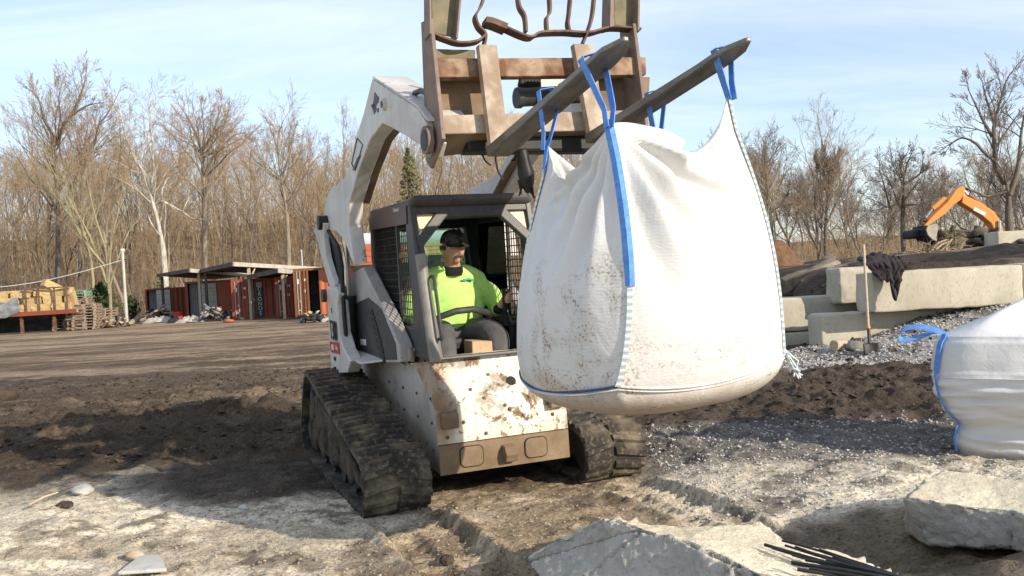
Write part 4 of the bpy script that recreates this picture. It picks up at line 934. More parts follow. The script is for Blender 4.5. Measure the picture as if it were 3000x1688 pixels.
# blue lifting loops over the forks
def crv(P, n=8):
    P = [Vector(p) for p in P]; Q = []
    for i in range(len(P) - 1):
        p0 = P[max(i - 1, 0)]; p1 = P[i]; p2 = P[i + 1]; p3 = P[min(i + 2, len(P) - 1)]
        for k in range(n):
            t = k / n; Q.append(.5 * ((2 * p1) + (p2 - p0) * t + (2 * p0 - 5 * p1 + 4 * p2 - p3) * t * t + (3 * p1 - p0 - 3 * p2 + p3) * t ** 3))
    return Q + [P[-1]]
LOOPS = [(0, -1, (1700, 187), (1770, 185), .62), (1, 1, (2090, 160), (2143, 168), .0), (2, 1, (1893, 285), (1950, 292), .3), (3, -1, (1577, 280), (1648, 287), .12)]
for k, sg, pa, pb, down in LOOPS:
    Y = sg * .32; T = bag.corner(k, 1.0); od = bag.out(k, 1.0)
    A = ML(*pa, Y=Y - .072); B_ = ML(*pb, Y=Y + .072); zt = max(A.z, B_.z) + .012
    dirx = V(1, 0, .12)
    pts = [bag.corner(k, .985) + od * .012 + V(0, -.012, 0), T + V(0, -.02, .06), V(A.x, Y - .070, A.z + .022), V((A.x + B_.x) / 2, Y, (A.z + B_.z) / 2 + .040), V(B_.x, Y + .070, B_.z + .022), T + V(.012, .016, .06), bag.corner(k, .985) + od * .016 + V(0, .012, 0)]
    # straight legs, tight over the steel
    Q = [pts[0], pts[1]] + [pts[1].lerp(pts[2], t / 5) for t in range(1, 5)] + pts[2:5] + [pts[4].lerp(pts[5], t / 5) for t in range(1, 5)] + pts[5:]
    wid = []
    for i, q in enumerate(Q):
        t = (Q[min(i + 1, len(Q) - 1)] - Q[max(i - 1, 0)]).normalized(); dv = V(1, 0, .1) - t * V(1, 0, .1).dot(t); wid.append(dv.normalized() * .040)
    mb = MB(); mb.ribbon(Q, wid, .004); mb.build('lifting_loop', m_strap, bagr, shift=-BC)
    if down:
        for sd_ in (-1, 1):
            P = []; Wd = []
            h0 = 1 - down
            for i in range(31):
                h = h0 + (1 - h0) * i / 30; p = bag.corner(k, h); o_ = bag.out(k, h); tn = V(-o_.y, o_.x, 0)
                P.append(p + o_ * .004 + tn * sd_ * .010); Wd.append((tn - o_ * sd_ * .75).normalized() * (.032 if sd_ < 0 else .020))
            mb = MB(); mb.ribbon(P, Wd, .006); mb.build('sewn_strap', m_strap, bagr, shift=-BC)
mb = MB(); p = bag.corner(1, 0); rr = random.Random(2)
for k in range(9): mb.tube([p + V(0, .01, .02), p + V(rr.uniform(-.02, .03), .03 + rr.random() * .03, -.03 - rr.random() * .05), p + V(rr.uniform(-.02, .04), .03 + rr.random() * .04, -.07 - rr.random() * .05)], .004, 4)
mb.build('frayed_thread', m_seam, bagr, shift=-BC)

# ---------------------------------------------------------------- second sack standing on the gravel at right
s2 = WP(2810, 1345, z=0); SC2 = V(s2.x + .72, s2.y + .18, 0)
root2 = thing('bulk_bag', 'slumped white bulk bag standing on gravel with one blue loop sticking out', 'bulk bag', at(SC2, R(-34)))
def prof2(z):      # half width against height: tucked foot, big belly, narrowing shoulder
    tb = [(0, .50), (.05, .545), (.14, .555), (.20, .53), (.24, .535), (.32, .60), (.45, .655), (.58, .67), (.70, .655), (.82, .63), (.84, .61), (.97, .575)]
    for (z0, a), (z1, b) in zip(tb, tb[1:]):
        if z <= z1: return a + (b - a) * (z - z0) / (z1 - z0)
    return tb[-1][1]
rows = []; NU = 160; Hh = .86
for j in range(81):
    z = Hh * j / 80; row = []; r0 = prof2(z)
    for i in range(NU):
        g = 2 * math.pi * i / NU; c_, s_ = math.cos(g), math.sin(g); p_ = 5.5 if z > .2 else 7
        rr_ = r0 / (abs(c_) ** p_ + abs(s_) ** p_) ** (1 / p_)
        if .2 < z < .62:    # horizontal sag wrinkles
            wv_ = 1.3 * mnoise.noise(V(c_ * 2.2, s_ * 2.2, z * 17)) + .9 * mnoise.noise(V(c_ * 5, s_ * 5, z * 34 + 3)) + .5 * math.sin(z * 55 + 5 * mnoise.noise(V(c_ * 2, s_ * 2, z * 4))); rr_ += .021 * wv_ * sst(.2, .3, np.float64(z)) * (1 - sst(.5, .62, np.float64(z)))
        elif z <= .2: rr_ += .008 * math.sin(z * 80 + g * 5 + 3 * mnoise.noise(V(g * 3, z * 4, 1)))
        rr_ += .014 * mnoise.noise(V(c_ * 2.2, s_ * 2.2, z * 3.5))
        if z > .62: rr_ += .034 * mnoise.noise(V(c_ * 3 + 5, s_ * 3, z * 2.2))
        zz_ = z + .02 * mnoise.noise(V(c_ * 1.4, s_ * 1.4, 9)) * (z / Hh)
        row.append(V(rr_ * c_, rr_ * s_, zz_))
    rows.append(row)
mb = MB(); mb.grid(rows, True, True); mb.build('bag_body', m_bag2, root2)
# loose top flap folded up into a crooked tent
apex = [(.10, .08, 1.07), (-.08, .02, 1.15), (.22, -.10, 1.13)]
fl = []; rim2 = rows[-1]
for j in range(13):
    t = j / 12; row = []
    for i in range(NU):
        p = rim2[i]; g = 2 * math.pi * i / NU; a_ = V(.16 * math.cos(g) + .06, .12 * math.sin(g), 1.03 + .05 * math.cos(g * 3 + 1) + .03 * math.sin(2 * g))
        q = p.lerp(a_, t); q.z += .05 * math.sin(math.pi * t) * (mnoise.noise(V(math.cos(g) * 1.7, math.sin(g) * 1.7, 2)) - .1) + .022 * math.sin(math.pi * t) * (1 - 2 * abs(math.sin(g * 3.5 + 1.3)))
        row.append(q)
    fl.append(row)
fl.append([V(.06, 0, 1.01)] * NU)
mb = MB(); mb.grid(fl, True, True); mb.build('top_flap', m_bag2, root2)
def c2(z, ofs=.024):
    p_ = 5.5 if z > .2 else 7; r0 = prof2(z) + ofs; g = math.radians(225) ; c_, s_ = math.cos(g), math.sin(g); rr_ = r0 / (abs(c_) ** p_ + abs(s_) ** p_) ** (1 / p_); return V(rr_ * c_, rr_ * s_, z)
mb = MB(); P = [c2(.05 + .83 * i / 30) for i in range(31)]; mb.ribbon(P, [V(.7, -.7, 0) * (.045 if p.z > .62 else .018) for p in P], .008); mb.build('corner_strap', m_strap, root2)
mb = MB(); P = crv([c2(.86, .0), c2(.905, .02) + V(-.06, -.02, .0), c2(.90) + V(-.16, -.04, .035), c2(.90) + V(-.26, -.055, .02), c2(.90) + V(-.295, -.055, -.03), c2(.90) + V(-.26, -.04, -.06), c2(.90) + V(-.14, .0, -.03), c2(.90) + V(-.04, .02, .0), c2(.83, -.01)])
mb.ribbon(P, V(.01, .015, .034), .005); mb.build('lifting_loop', m_strap, root2)
mb = MB(); P = []
for i in range(NU + 1):
    q = rows[54][i % NU]; P.append(q + V(q.x, q.y, 0).normalized() * .003)
mb.tube(P, .004, 5, cap=False); mb.build('band_seam', m_bag2, root2)
# ---------------------------------------------------------------- driver
m_skin = M_noise('tanned_skin', (.47, .25, .165), (.58, .33, .23), 14, .5, .1, .002, c3=(.42, .20, .13))
m_hivis = M_noise('lime_sweatshirt', (.41, .70, .15), (.49, .79, .22), 6, .85, .25, .006, c3=(.40, .50, .12))
m_trous = M_noise('charcoal_work_trousers', (.07, .068, .072), (.11, .105, .11), 7, .9, .3, .006)
m_camo = M_noise('dark_camouflage_cloth', (.015, .016, .014), (.075, .08, .065), 26, .9, .1, .002, lo=.46, hi=.54)
m_hair = M_noise('dark_moustache_hair', (.05, .04, .034), (.12, .10, .085), 60, .8, .3, .002)
m_under = M_flat('black_undershirt', (.012, .012, .014), .9)
m_print = M_flat('teal_print', (.05, .36, .33), .8)
DC = V(-1.05, -.02, 1.0)
man = thing('person', 'driver in lime sweatshirt, dark camouflage cap and grey trousers seated in the cab', 'person', MACH @ Matrix.Translation(DC))
def limb(mb, pts, rs, n=14, flat=1.0):
    Q = crv(pts, 5); R_ = []
    for i in range(len(pts) - 1): R_ += [rs[i] + (rs[i + 1] - rs[i]) * t / 5 for t in range(5)]
    mb.tube(Q, R_ + [rs[-1]], n, flat=flat)
    for i in (0, -1): mb.ball(Q[i], (R_ + [rs[-1]])[i] * .98, 12)
HC = V(-.93, -.012, 1.675)                           # centre of the head; face turned to the machine's left
Hm = Matrix.Translation(HC) @ Matrix.Rotation(R(7), 4, 'Z') @ Matrix.Rotation(R(4), 4, 'Y')
body = MB()
NS = 28; rows = []
for i in range(NS + 1):
    th = math.pi * i / NS; row = []
    for k in range(36):
        g = 2 * math.pi * k / 36; d = V(math.sin(th) * math.cos(g), math.sin(th) * math.sin(g), math.cos(th))
        q = V(d.x * .101, d.y * .083, d.z * .125)
        fr_ = max(0, d.x)
        if d.z < 0: q.y *= 1 - .22 * (-d.z) ** 1.5; q.x += .012 * fr_ * (-d.z)
        if d.x < 0: q.x *= 1.02
        e = lambda y0, z0, sy, sz: math.exp(-((q.y - y0) / sy) ** 2 - ((q.z - z0) / sz) ** 2) * (1 if d.x > 0 else 0)
        q.x += .030 * e(0, -.022, .013, .020) + .016 * e(0, .004, .009, .022)           # nose
        q.x -= .014 * (e(.031, .012, .017, .013) + e(-.031, .012, .017, .013))          # eye sockets
        q.x += .007 * (e(.03, .030, .026, .009) + e(-.03, .030, .026, .009))            # brow
        q.x += .009 * (e(.038, -.02, .02, .02) + e(-.038, -.02, .02, .02))              # cheeks
        q.x += .009 * e(0, -.063, .022, .008) + .005 * e(0, -.078, .02, .007); q.x -= .006 * e(0, -.071, .022, .004)   # lips
        q.x += .012 * e(0, -.100, .024, .016)                                           # chin
        row.append(Hm @ q)
    rows.append(row)
body.grid(rows, True, True)
for sg in (-1, 1):
    c = Hm @ V(-.008, sg * .086, -.004); body.ball(c, .030, 10, (.75, .38, 1.1), Hm.to_3x3())
limb(body, [HC + V(-.03, 0, -.07), HC + V(-.045, 0, -.14), HC + V(-.07, 0, -.22)], [.060, .062, .075])
limb(body, [V(-1.04, -.02, 1.33), V(-1.05, -.02, 1.22), V(-1.06, -.02, 1.07)], [.13, .14, .14])
SH = {1: V(-1.00, .205, 1.395), -1: V(-1.02, -.275, 1.395)}; EL = {1: V(-.93, .315, 1.185), -1: V(-.95, -.345, 1.17)}; WR = {1: V(-.715, .245, 1.205), -1: V(-.73, -.325, 1.155)}
for sg in (-1, 1):
    limb(body, [SH[sg], EL[sg], WR[sg]], [.045, .038, .027])
    limb(body, [V(-1.03, sg * .08 - .02, 1.06), V(-.72, sg * .16 - .02, 1.045), V(-.56, sg * .185 - .02, 1.02), V(-.57, sg * .18 - .02, .80), V(-.60, sg * .17, .76)], [.06, .05, .042, .036, .03])
    # hand closed round the stick: palm, four bent fingers, thumb
    gpos = ML(1478, 872, X=-.63) if sg > 0 else V(-.68, -.335, 1.20)
    w0 = WR[sg]; f = (gpos - w0); f.z = 0; f.normalize(); s_ = V(-f.y, f.x, 0) * sg; up_ = V(0, 0, 1)       # s_: outward side
    pc = gpos - f * .035 + up_ * .0 + s_ * .028
    limb(body, [w0, w0.lerp(pc, .5), pc + f * .01], [.026, .029, .026], 12)
    body.ball(pc, .030, 12, (1.25, .62, 1.25))
    for q in range(4):
        zf = .030 - .021 * q; L = (.95, 1.05, 1.0, .82)[q]; a0 = pc + f * .030 + up_ * zf + s_ * .006
        a1 = a0 + f * .034 * L - s_ * .004; a2 = a1 - s_ * .030 * L + f * .010; a3 = a2 - f * .024 * L - s_ * .010
        limb(body, [a0, a1, a2, a3], [.0105, .010, .0095, .0085], 8)
    t0 = pc - f * .01 + up_ * .02 - s_ * .008; limb(body, [t0, t0 + up_ * .022 - s_ * .018 + f * .012, t0 + up_ * .036 - s_ * .032 + f * .034], [.013, .0115, .009], 8)
bo = fused(body, 'body', m_skin, man, .0055, 3, -DC)
for sg in (-1, 1):
    mb = MB(); mb.ball(Hm @ V(.083, sg * .031, .012), .0125, 10); ey = mb.build('eye', m_whitelabel, bo, shift=-DC)
    mb = MB(); mb.ball(Hm @ V(.0935, sg * .031 + .002, .012), .0055, 8); mb.build('iris', m_ink, bo, shift=-DC)
    mb = MB(); limb(mb, [Hm @ V(.098, sg * .016, .030), Hm @ V(.096, sg * .032, .034), Hm @ V(.086, sg * .048, .029)], [.004, .005, .003], 6); mb.build('eyebrow', m_hair, bo, shift=-DC)
mb = MB()
for sg in (-1, 1): limb(mb, [Hm @ V(.112, 0, -.051), Hm @ V(.108, sg * .020, -.054), Hm @ V(.096, sg * .036, -.070), Hm @ V(.086, sg * .041, -.098)], [.009, .010, .0085, .005], 8)
fused(mb, 'moustache', m_hair, man, .004, 1, -DC)
mb = MB()      # short hair round the back
for k in range(36):
    g = math.pi * (.42 + 1.16 * k / 35); mb.ball(Hm @ V(.093 * math.cos(g) - .004, .079 * math.sin(g), .012 - .030 * (1 if .3 < k / 35 < .7 else .3)), .022, 8)
fused(mb, 'hair', m_hair, man, .006, 2, -DC)
# cap
cap = bpy.data.objects.new('cap', None); COL.objects.link(cap); cap.parent = man
rows = []
for i in range(11):
    th = math.pi / 2 * i / 10; rows.append([Hm @ V((.111 * math.cos(g) + .002) * math.sin(th) ** .75, .092 * math.sin(g) * math.sin(th) ** .75, .036 + .098 * math.cos(th)) for g in [2 * math.pi * k / 32 for k in range(32)]])
mb = MB(); mb.grid(rows, True, True); o = mb.build('cap_crown', m_camo, cap, shift=-DC); o.modifiers.new('t', 'SOLIDIFY').thickness = .004
mb = MB(); rows = []
for i in range(6):
    t = i / 5; rows.append([Hm @ V(.100 * math.cos(g) + .085 * t * (.35 + .65 * math.cos(g)), .086 * math.sin(g) * (1 + .05 * t), .040 - .030 * t * math.cos(g) * .9 - .016 * abs(math.sin(g)) ** 2 * t) for g in [R(-72 + 144 * k / 20) for k in range(21)]])
mb.grid(rows, True); o = mb.build('cap_peak', m_camo, cap, shift=-DC); o.modifiers.new('t', 'SOLIDIFY').thickness = .005
# sweatshirt
sw = MB()
rows = []
for i in range(15):
    t = i / 14; z = 1.045 + .40 * t; c = V(-1.03 + .02 * t + .035 * math.sin(math.pi * t) , -.035, z)
    ax = (.150 - .02 * t) * (1.0 if t < .8 else 1 - .9 * (t - .8)); ay = (.222 + .035 * math.sin(math.pi * min(1, t * 1.1)) ) * (1.0 if t < .78 else 1 - .95 * (t - .78))
    rows.append([c + V(ax * math.cos(g), ay * math.sin(g), .0) for g in [2 * math.pi * k / 32 for k in range(32)]])
sw.grid(rows, True, True); sw.add(rows[0], [tuple(range(32))]); sw.add(rows[-1], [tuple(range(32))[::-1]])
limb(sw, [V(-1.0, -.25, 1.415), V(-1.0, -.12, 1.478), V(-.985, -.01, 1.474), V(-.98, .08, 1.482), V(-.985, .185, 1.42)], [.078, .072, .054, .070, .076])
for sg in (-1, 1):
    limb(sw, [SH[sg] + V(.01, -sg * .03, -.01), SH[sg].lerp(EL[sg], .45) + V(.01, sg * .022, 0), EL[sg] + V(0, sg * .01, -.005), EL[sg].lerp(WR[sg], .55), EL[sg].lerp(WR[sg], .86)], [.086, .080, .070, .056, .048])
for i in range(len(sw.v)):
    q = Vector(sw.v[i]); sw.v[i] = tuple(q + V(1, .2, 0) * (.022 * mnoise.noise(V(q.x * 5, q.y * 7, q.z * 15)) + .012 * abs(mnoise.noise(V(q.x * 9, q.y * 12, q.z * 21) + V(3, 1, 2)))))
so_ = fused(sw, 'sweatshirt', m_hivis, man, .0085, 1, -DC)
for sg in (-1, 1):
    mb = MB(); limb(mb, [EL[sg].lerp(WR[sg], .84), EL[sg].lerp(WR[sg], .98)], [.046, .040], 14); mb.build('cuff', m_under if sg > 0 else m_hivis, so_, shift=-DC)
mb = MB(); n0 = HC + V(-.050, 0, -.150); mb.tube([n0 + V(-.002, 0, -.050), n0 + V(.0, 0, -.030), n0 + V(.0, 0, -.008), n0 + V(.003, 0, .016)], [.086, .091, .087, .076], 20); mb.build('undershirt_collar', m_under, man, shift=-DC)
mb = MB(); cp = [(1352, 822), (1362, 818), (1375, 815), (1390, 819), (1388, 823), (1374, 820), (1362, 823)]; mb.prism([ML(u, v, X=-.872) for u, v in cp], V(-.05, 0, 0)); mb.build('chest_print', m_print, so_, shift=-DC)
# trousers
tr = MB()
limb(tr, [V(-1.10, -.02, 1.05), V(-1.02, -.02, 1.05)], [.165, .165])
for sg in (-1, 1):
    limb(tr, [V(-1.06, sg * .09 - .02, 1.035), V(-.80, sg * .155 - .03, 1.045), V(-.585, sg * .195 - .045, 1.025), V(-.545, sg * .20 - .045, .95), V(-.56, sg * .195 - .045, .80), V(-.58, sg * .19 - .04, .76)], [.115, .108, .092, .085, .078, .075])
for i in range(len(tr.v)):
    q = Vector(tr.v[i]); tr.v[i] = tuple(q + V(.3, .2, 1) * (.008 * mnoise.noise(V(q.x * 11, q.y * 14, q.z * 8))))
tro = fused(tr, 'trousers', m_trous, man, .011, 3, -DC)
mb = MB(); g0 = ML(1324, 952, X=-.86); ring = [g0 + V(0, .012 * math.cos(k * .5236), .014 * math.sin(k * .5236)) for k in range(13)]; mb.tube(ring, .0035, 6, cap=False); mb.build('drawstring_ring', m_whitelabel, tro, shift=-DC)
mb = MB()
for sg in (-1, 1): mb = MB(); mb.box(V(-.53, sg * .18 - .03, .75), (.28, .10, .09)); mb.build('boot', m_seat, man, bevel=.03, shift=-DC)
m_flatpale = M_noise('pale_flat_stone', (.40, .385, .35), (.52, .50, .46), 8, .9, .3, .006)
m_flatstone = M_flat('grey_field_stone', (.20, .19, .17), .9)
# ---------------------------------------------------------------- cast concrete blocks of the retaining wall
def block(label, c, dims, rz, seed, chip=.03, name='concrete_block', group='cast concrete blocks of the retaining wall', mat=None, cuts=None, top=None):
    bm = bmesh.new(); bmesh.ops.create_cube(bm, size=1)
    for v in bm.verts: v.co = V(v.co.x * dims[0], v.co.y * dims[1], (v.co.z + .5) * dims[2])
    bmesh.ops.bevel(bm, geom=list(bm.edges), offset=.035, segments=2, affect='EDGES', profile=.6)
    mx_ = max(dims); cuts = cuts or 22
    for _ in range(2):
        es = [e for e in bm.edges if e.calc_length() > mx_ / cuts * 1.5]
        bmesh.ops.subdivide_edges(bm, edges=es, cuts=3, use_grid_fill=True)
    bm.normal_update()
    for v in bm.verts:
        q = v.co + V(seed * 3.1, seed * 1.7, 0); edge = sum(1 for a, d in zip((v.co.x, v.co.y, v.co.z - dims[2] / 2), dims) if abs(a) > d / 2 - .06)
        n = mnoise.noise(q * 1.3) * .010 + mnoise.noise(q * 6) * .006
        if edge >= 2: n -= chip * max(0, mnoise.noise(q * 3.5) + .25) + .012 * mnoise.noise(q * 14)
        v.co += v.normal * n
        if top and v.co.z > dims[2] * .6: v.co.z += top(v.co) * (v.co.z / dims[2] - .6) / .4
    me = bpy.data.meshes.new(name); bm.to_mesh(me); bm.free(); me.polygons.foreach_set('use_smooth', [True] * len(me.polygons)); me.materials.append(mat or m_conc)
    o = link(name, me); o.matrix_world = at(c, rz); tag(o, label, name.replace('concrete_', 'concrete ').replace('_', ' '), group); return o
BW, BH = .62, .61
def bl(label, u, v, y, z, L, rz, seed, H=BH, **k):
    """block whose front lower left corner is seen at pixel (u, v) at distance y with base height z"""
    p = WP(u, v, y=y); rz = R(rz); ux = V(math.cos(rz), math.sin(rz), 0); uy = V(-math.sin(rz), math.cos(rz), 0)
    c = V(p.x, p.y, z) + ux * L / 2 + uy * BW / 2; return block(label, c, (L, BW, H), rz, seed, **k)
bl('long concrete block with a dark garment hung over its front', 2560, 918, 13.7, .60, 2.34, 3, 1)
bl('concrete block at the right picture edge, next after the long one', 3003, 884, 13.9, .60, 2.44, 3, 2)
bl('small upright concrete block behind the shovel handle, left of the long block', 2462, 877, 15.3, .68, .80, 2, 3)
bl('low concrete block half buried in gravel behind the shovel', 2408, 1016, 14.2, -.02, 2.9, 2, 4)
bl('far lower concrete block just right of the hanging bag', 2240, 968, 15.7, .24, 1.75, 2, 5, H=.58)
bl('bottom concrete block right of the hanging bag, mostly in the mud', 2240, 1006, 15.65, -.20, 1.7, 2, 6, H=.43)
bl('concrete block standing highest on the dark soil at the right edge', 2926, 742, 22.0, 1.28, 2.4, 4, 7, H=.60)
# dark soil spilling over the blocks
def mound(name, label, cat, c, rad, h, mat, seed, n=46, rough=.25, kind=None, group=None, sharp=1.0):
    mb = MB(); rows = []
    for j in range(n + 1):
        row = []
        for i in range(n + 1):
            x = (i / n - .5) * 2; y = (j / n - .5) * 2; r = math.hypot(x, y); k = max(0, 1 - r ** (1.6 * sharp)) if r < 1 else 0
            q = V(x * rad[0], y * rad[1], 0); z = h * k * (1 + rough * mnoise.noise(q * 1.4 / max(rad) * 3 + V(seed, 0, 0))) + h * rough * .5 * mnoise.noise(q * 9 / max(rad) + V(0, seed, 0)) * min(1, k * 4) - (.6 if k == 0 else 0)
            row.append(V(q.x, q.y, z))
        rows.append(row)
    mb.grid(rows, True); o = mb.build(name, mat); o.matrix_world = at(c); tag(o, label, cat, group, kind); return o
mound('soil_mound', 'dark crumbly soil heaped behind the long concrete block', 'soil', V(9.2, 16.6, 1.12), (2.6, 1.5), .40, m_soil, 1, kind='stuff')
mound('soil_mound', 'dark soil slope left of the small upright concrete block', 'soil', V(5.2, 18.2, .35), (1.5, 1.0), .75, m_soil, 2, kind='stuff')
p = WP(2262, 858, y=27); mound('mulch_pile', 'brown pile of mulch beyond the retaining blocks', 'mulch pile', V(p.x, 27, 0), (2.6, 2.2), 2.0, m_mulch, 3, rough=.18, sharp=.75)
# logs beside the mulch
for i, (u, v, y, L, r, a, tl, lab) in enumerate(((2372, 812, 20, 1.5, .14, 15, .30, 'reddish log sloping up over the soil by the mulch pile'), (2392, 792, 20.5, 1.1, .12, 32, .35, 'short split log on top of the log heap'), (2350, 838, 19.5, 1.6, .10, 8, .42, 'thin grey pole leaning down the soil slope'), (2425, 768, 21, .7, .15, 60, .15, 'pale sawn log end poking up behind the small block'))):
    q = WP(u, v, y=y); d = V(math.cos(R(a)) * math.cos(tl), math.sin(R(a)) * math.cos(tl), math.sin(tl)); mb = MB(); mb.tube([-d * L / 2, -d * L / 6, d * L / 6, d * L / 2], [r, r * 1.05, r * .96, r * .9], 12)
    for k in range(len(mb.v)): mb.v[k] = tuple(Vector(mb.v[k]) * (1 + .06 * mnoise.noise(Vector(mb.v[k]) * 5 + V(i, 0, 0))))
    o = mb.build('log', m_barkd if i % 2 else m_bark); o.matrix_world = at(q); tag(o, lab, 'log', 'logs beside the mulch')
# shovel leaning on the blocks
b0 = WP(2547, 1006, y=13.15); b0.z = GH(b0.x, b0.y) + .10; t0 = WP(2530, 718, y=13.62)
shv = thing('shovel', 'long handled shovel leaning upright against the concrete blocks', 'shovel', at(b0)); ax = (t0 - b0)
mb = MB(); mb.tube([ax * .17, ax * .5, ax * .97, ax], [.019, .019, .020, .016], 10); mb.build('handle', m_wood, shv)
mb = MB(); mb.tube([ax * .02, ax * .09, ax * .17, ax * .19], [.026, .022, .024, .022], 10); sk_ = mb.build('socket', m_dark, shv)
mb = MB(); mb.cyl(ax * .175, ax * .20, .028, 12); mb.build('socket_ring', m_exc, shv)
mb = MB(); rows = []
for i in range(9):
    t = i / 8; row = []
    for k in range(9):
        s = k / 4 - 1; wd = .115 * (1 - .0 * t) * (1 if t < .9 else .97); row.append(V(s * wd, -.02 - .05 * t - .035 * s * s * (1 - t), .06 - .17 * t * 1.0))
    rows.append(row)
mb.grid(rows, True); o = mb.build('blade', m_black, shv); o.modifiers.new('t', 'SOLIDIFY').thickness = .004
# dark garment hung over the long block
mb = MB(); J0 = WP(2585, 788, y=13.66); rows = []
NJ, MJ = 34, 30
for j in range(NJ + 1):
    t = j / NJ * 1.16 - .28; row = []      # t<0 lies on top of the block, t>0 hangs down its front
    for i in range(MJ + 1):
        s = i / MJ - .5; wd = .56 * (1 - .30 * max(0, t) - .55 * max(0, t - .45)); x = s * wd + .10 * max(0, t) ** 1.2
        fold = .022 * math.sin(s * 11 + 4 * t + 5 * mnoise.noise(V(s * 3, t * 3, 1))) + .085 * mnoise.noise(V(s * 5, t * 4.5, 3)) + .04 * mnoise.noise(V(s * 11, t * 10, 6))
        edge = .10 * mnoise.noise(V(s * 4, 7, 2)); ragged = (.32 + .30 * math.exp(-((s - .17) / .22) ** 2) - .16 * math.exp(-((s + .06) / .07) ** 2) + edge)
        if t < 0: q = V(x, -t * .95 - .06, .11 + .10 * math.cos(s * 3.0) * (.3 - t) * 1.4 + abs(fold) * 1.3)
        else: q = V(x, -.115 - abs(fold) * .9 - .04 * math.exp(-t * 8), .11 - t * ragged * 1.05 + .02 * math.cos(s * 5) * math.exp(-t * 5))
        row.append(q)
    rows.append(row)
mb.grid(rows, True); o = mb.build('garment', m_cloth); o.matrix_world = at(J0 + V(-.02, 0, .0)); o.modifiers.new('t', 'SOLIDIFY').thickness = .022; sb_ = o.modifiers.new('s', 'SUBSURF'); sb_.levels = sb_.render_levels = 1
tag(o, 'crumpled dark jacket draped over the edge of the long concrete block', 'jacket')
# sawn round and stone at the foot of the low block
q = WP(2462, 1022, y=13.6); mb = MB(); mb.cyl(V(-.10, 0, .08), V(.10, .08, .09), .085, 18, .08); o = mb.build('wood_round', m_wood, bevel=.01); o.matrix_world = at(V(q.x, q.y, GH(q.x, q.y) + .0)); tag(o, 'tan sawn wood round lying at the foot of the low block', 'log')
q = WP(2505, 1012, y=13.5); mb = MB(); mb.lump(V(0, 0, .06), .10, 4, (1.4, .8, .8), 12, .3); o = mb.build('stone', m_flatstone); o.matrix_world = at(V(q.x, q.y, GH(q.x, q.y))); tag(o, 'grey stone between the wood round and the shovel blade', 'stone')

# ---------------------------------------------------------------- broken concrete in the foreground
def rubble(name, label, cat, top, bot, seed, amp=.03, mat=None, target=.045):
    """top: list of world points of the upper face, bot: matching points of the lower outline"""
    c = sum((Vector(p) for p in bot), V(0, 0, 0)) / len(bot); n = len(top); bm = bmesh.new()
    tv = [bm.verts.new(Vector(p) - c) for p in top]; bv = [bm.verts.new(Vector(p) - c) for p in bot]
    bm.faces.new(tv); bm.faces.new(bv[::-1])
    for i in range(n): bm.faces.new((tv[i], bv[i], bv[(i + 1) % n], tv[(i + 1) % n]))
    bmesh.ops.recalc_face_normals(bm, faces=bm.faces); bmesh.ops.triangulate(bm, faces=bm.faces)
    for _ in range(9):
        es = [e for e in bm.edges if e.calc_length() > target]
        if not es: break
        bmesh.ops.subdivide_edges(bm, edges=es, cuts=1); bmesh.ops.triangulate(bm, faces=bm.faces)
    bm.normal_update(); sharp = {}
    for e in bm.edges:
        if len(e.link_faces) == 2 and e.calc_face_angle(0) > .5:
            for v in e.verts: sharp[v.index] = 1
    for v in bm.verts:
        q = v.co + V(seed * 2.3, seed, 0); up_ = max(0, v.normal.z)
        d = amp * (.45 * mnoise.noise(q * 4) + .22 * mnoise.noise(q * 13) + .20 * mnoise.noise(q * 31) + .14 * mnoise.noise(q * 70)) * (1 - .72 * up_ ** 3)
        if v.index in sharp: d -= amp * (.45 + 1.1 * mnoise.noise(q * 11) + .6 * mnoise.noise(q * 30))
        v.co += v.normal * d
    me = bpy.data.meshes.new(name); bm.to_mesh(me); bm.free(); me.polygons.foreach_set('use_smooth', [True] * len(me.polygons)); me.materials.append(mat or m_rubble)
    o = link(name, me); o.matrix_world = at(c); tag(o, label, cat); return o
def W(u, v, z): return WP(u, v, z=z)
top = [W(1782, 1518, .36), W(1900, 1540, .335), W(1990, 1543, .32), W(2110, 1536, .32), W(2236, 1536, .30), W(2312, 1590, .28), W(2450, 1612, .26), W(2640, 1690, .24), W(2700, 1800, .24), W(2360, 1760, .27), W(2150, 1650, .32), W(2010, 1585, .35), W(1880, 1550, .36)]
bot = [p + V(-.06, .12, -p.z - .06) for p in top]
for k, (u, v) in enumerate(((2600, 1900), (2300, 1950), (1950, 1900), (1600, 1790), (1500, 1660))): bot[8 + k] = W(u, v, -.05)
bot[0] = W(1640, 1575, -.05)
slab = rubble('concrete_slab', 'big broken concrete slab in the foreground with jagged grey broken face', 'concrete slab', top, bot, 1, .062, target=.017)
top = [W(2648, 1458, .26), W(2700, 1415, .28), W(2757, 1377, .30), W(2880, 1392, .30), W(3100, 1425, .30), W(3100, 1540, .24), W(2960, 1500, .24), W(2800, 1480, .25)]
bot = [W(2652, 1560, -.02), W(2740, 1480, -.04), W(2860, 1450, -.04), W(2960, 1460, -.04), W(3300, 1520, -.04), W(3300, 1730, .02), W(2960, 1610, .06), W(2720, 1605, .0)]
rubble('concrete_block', 'mossy edged broken concrete beam lying at the right foreground edge', 'concrete block', top, bot, 5, .036, target=.019)
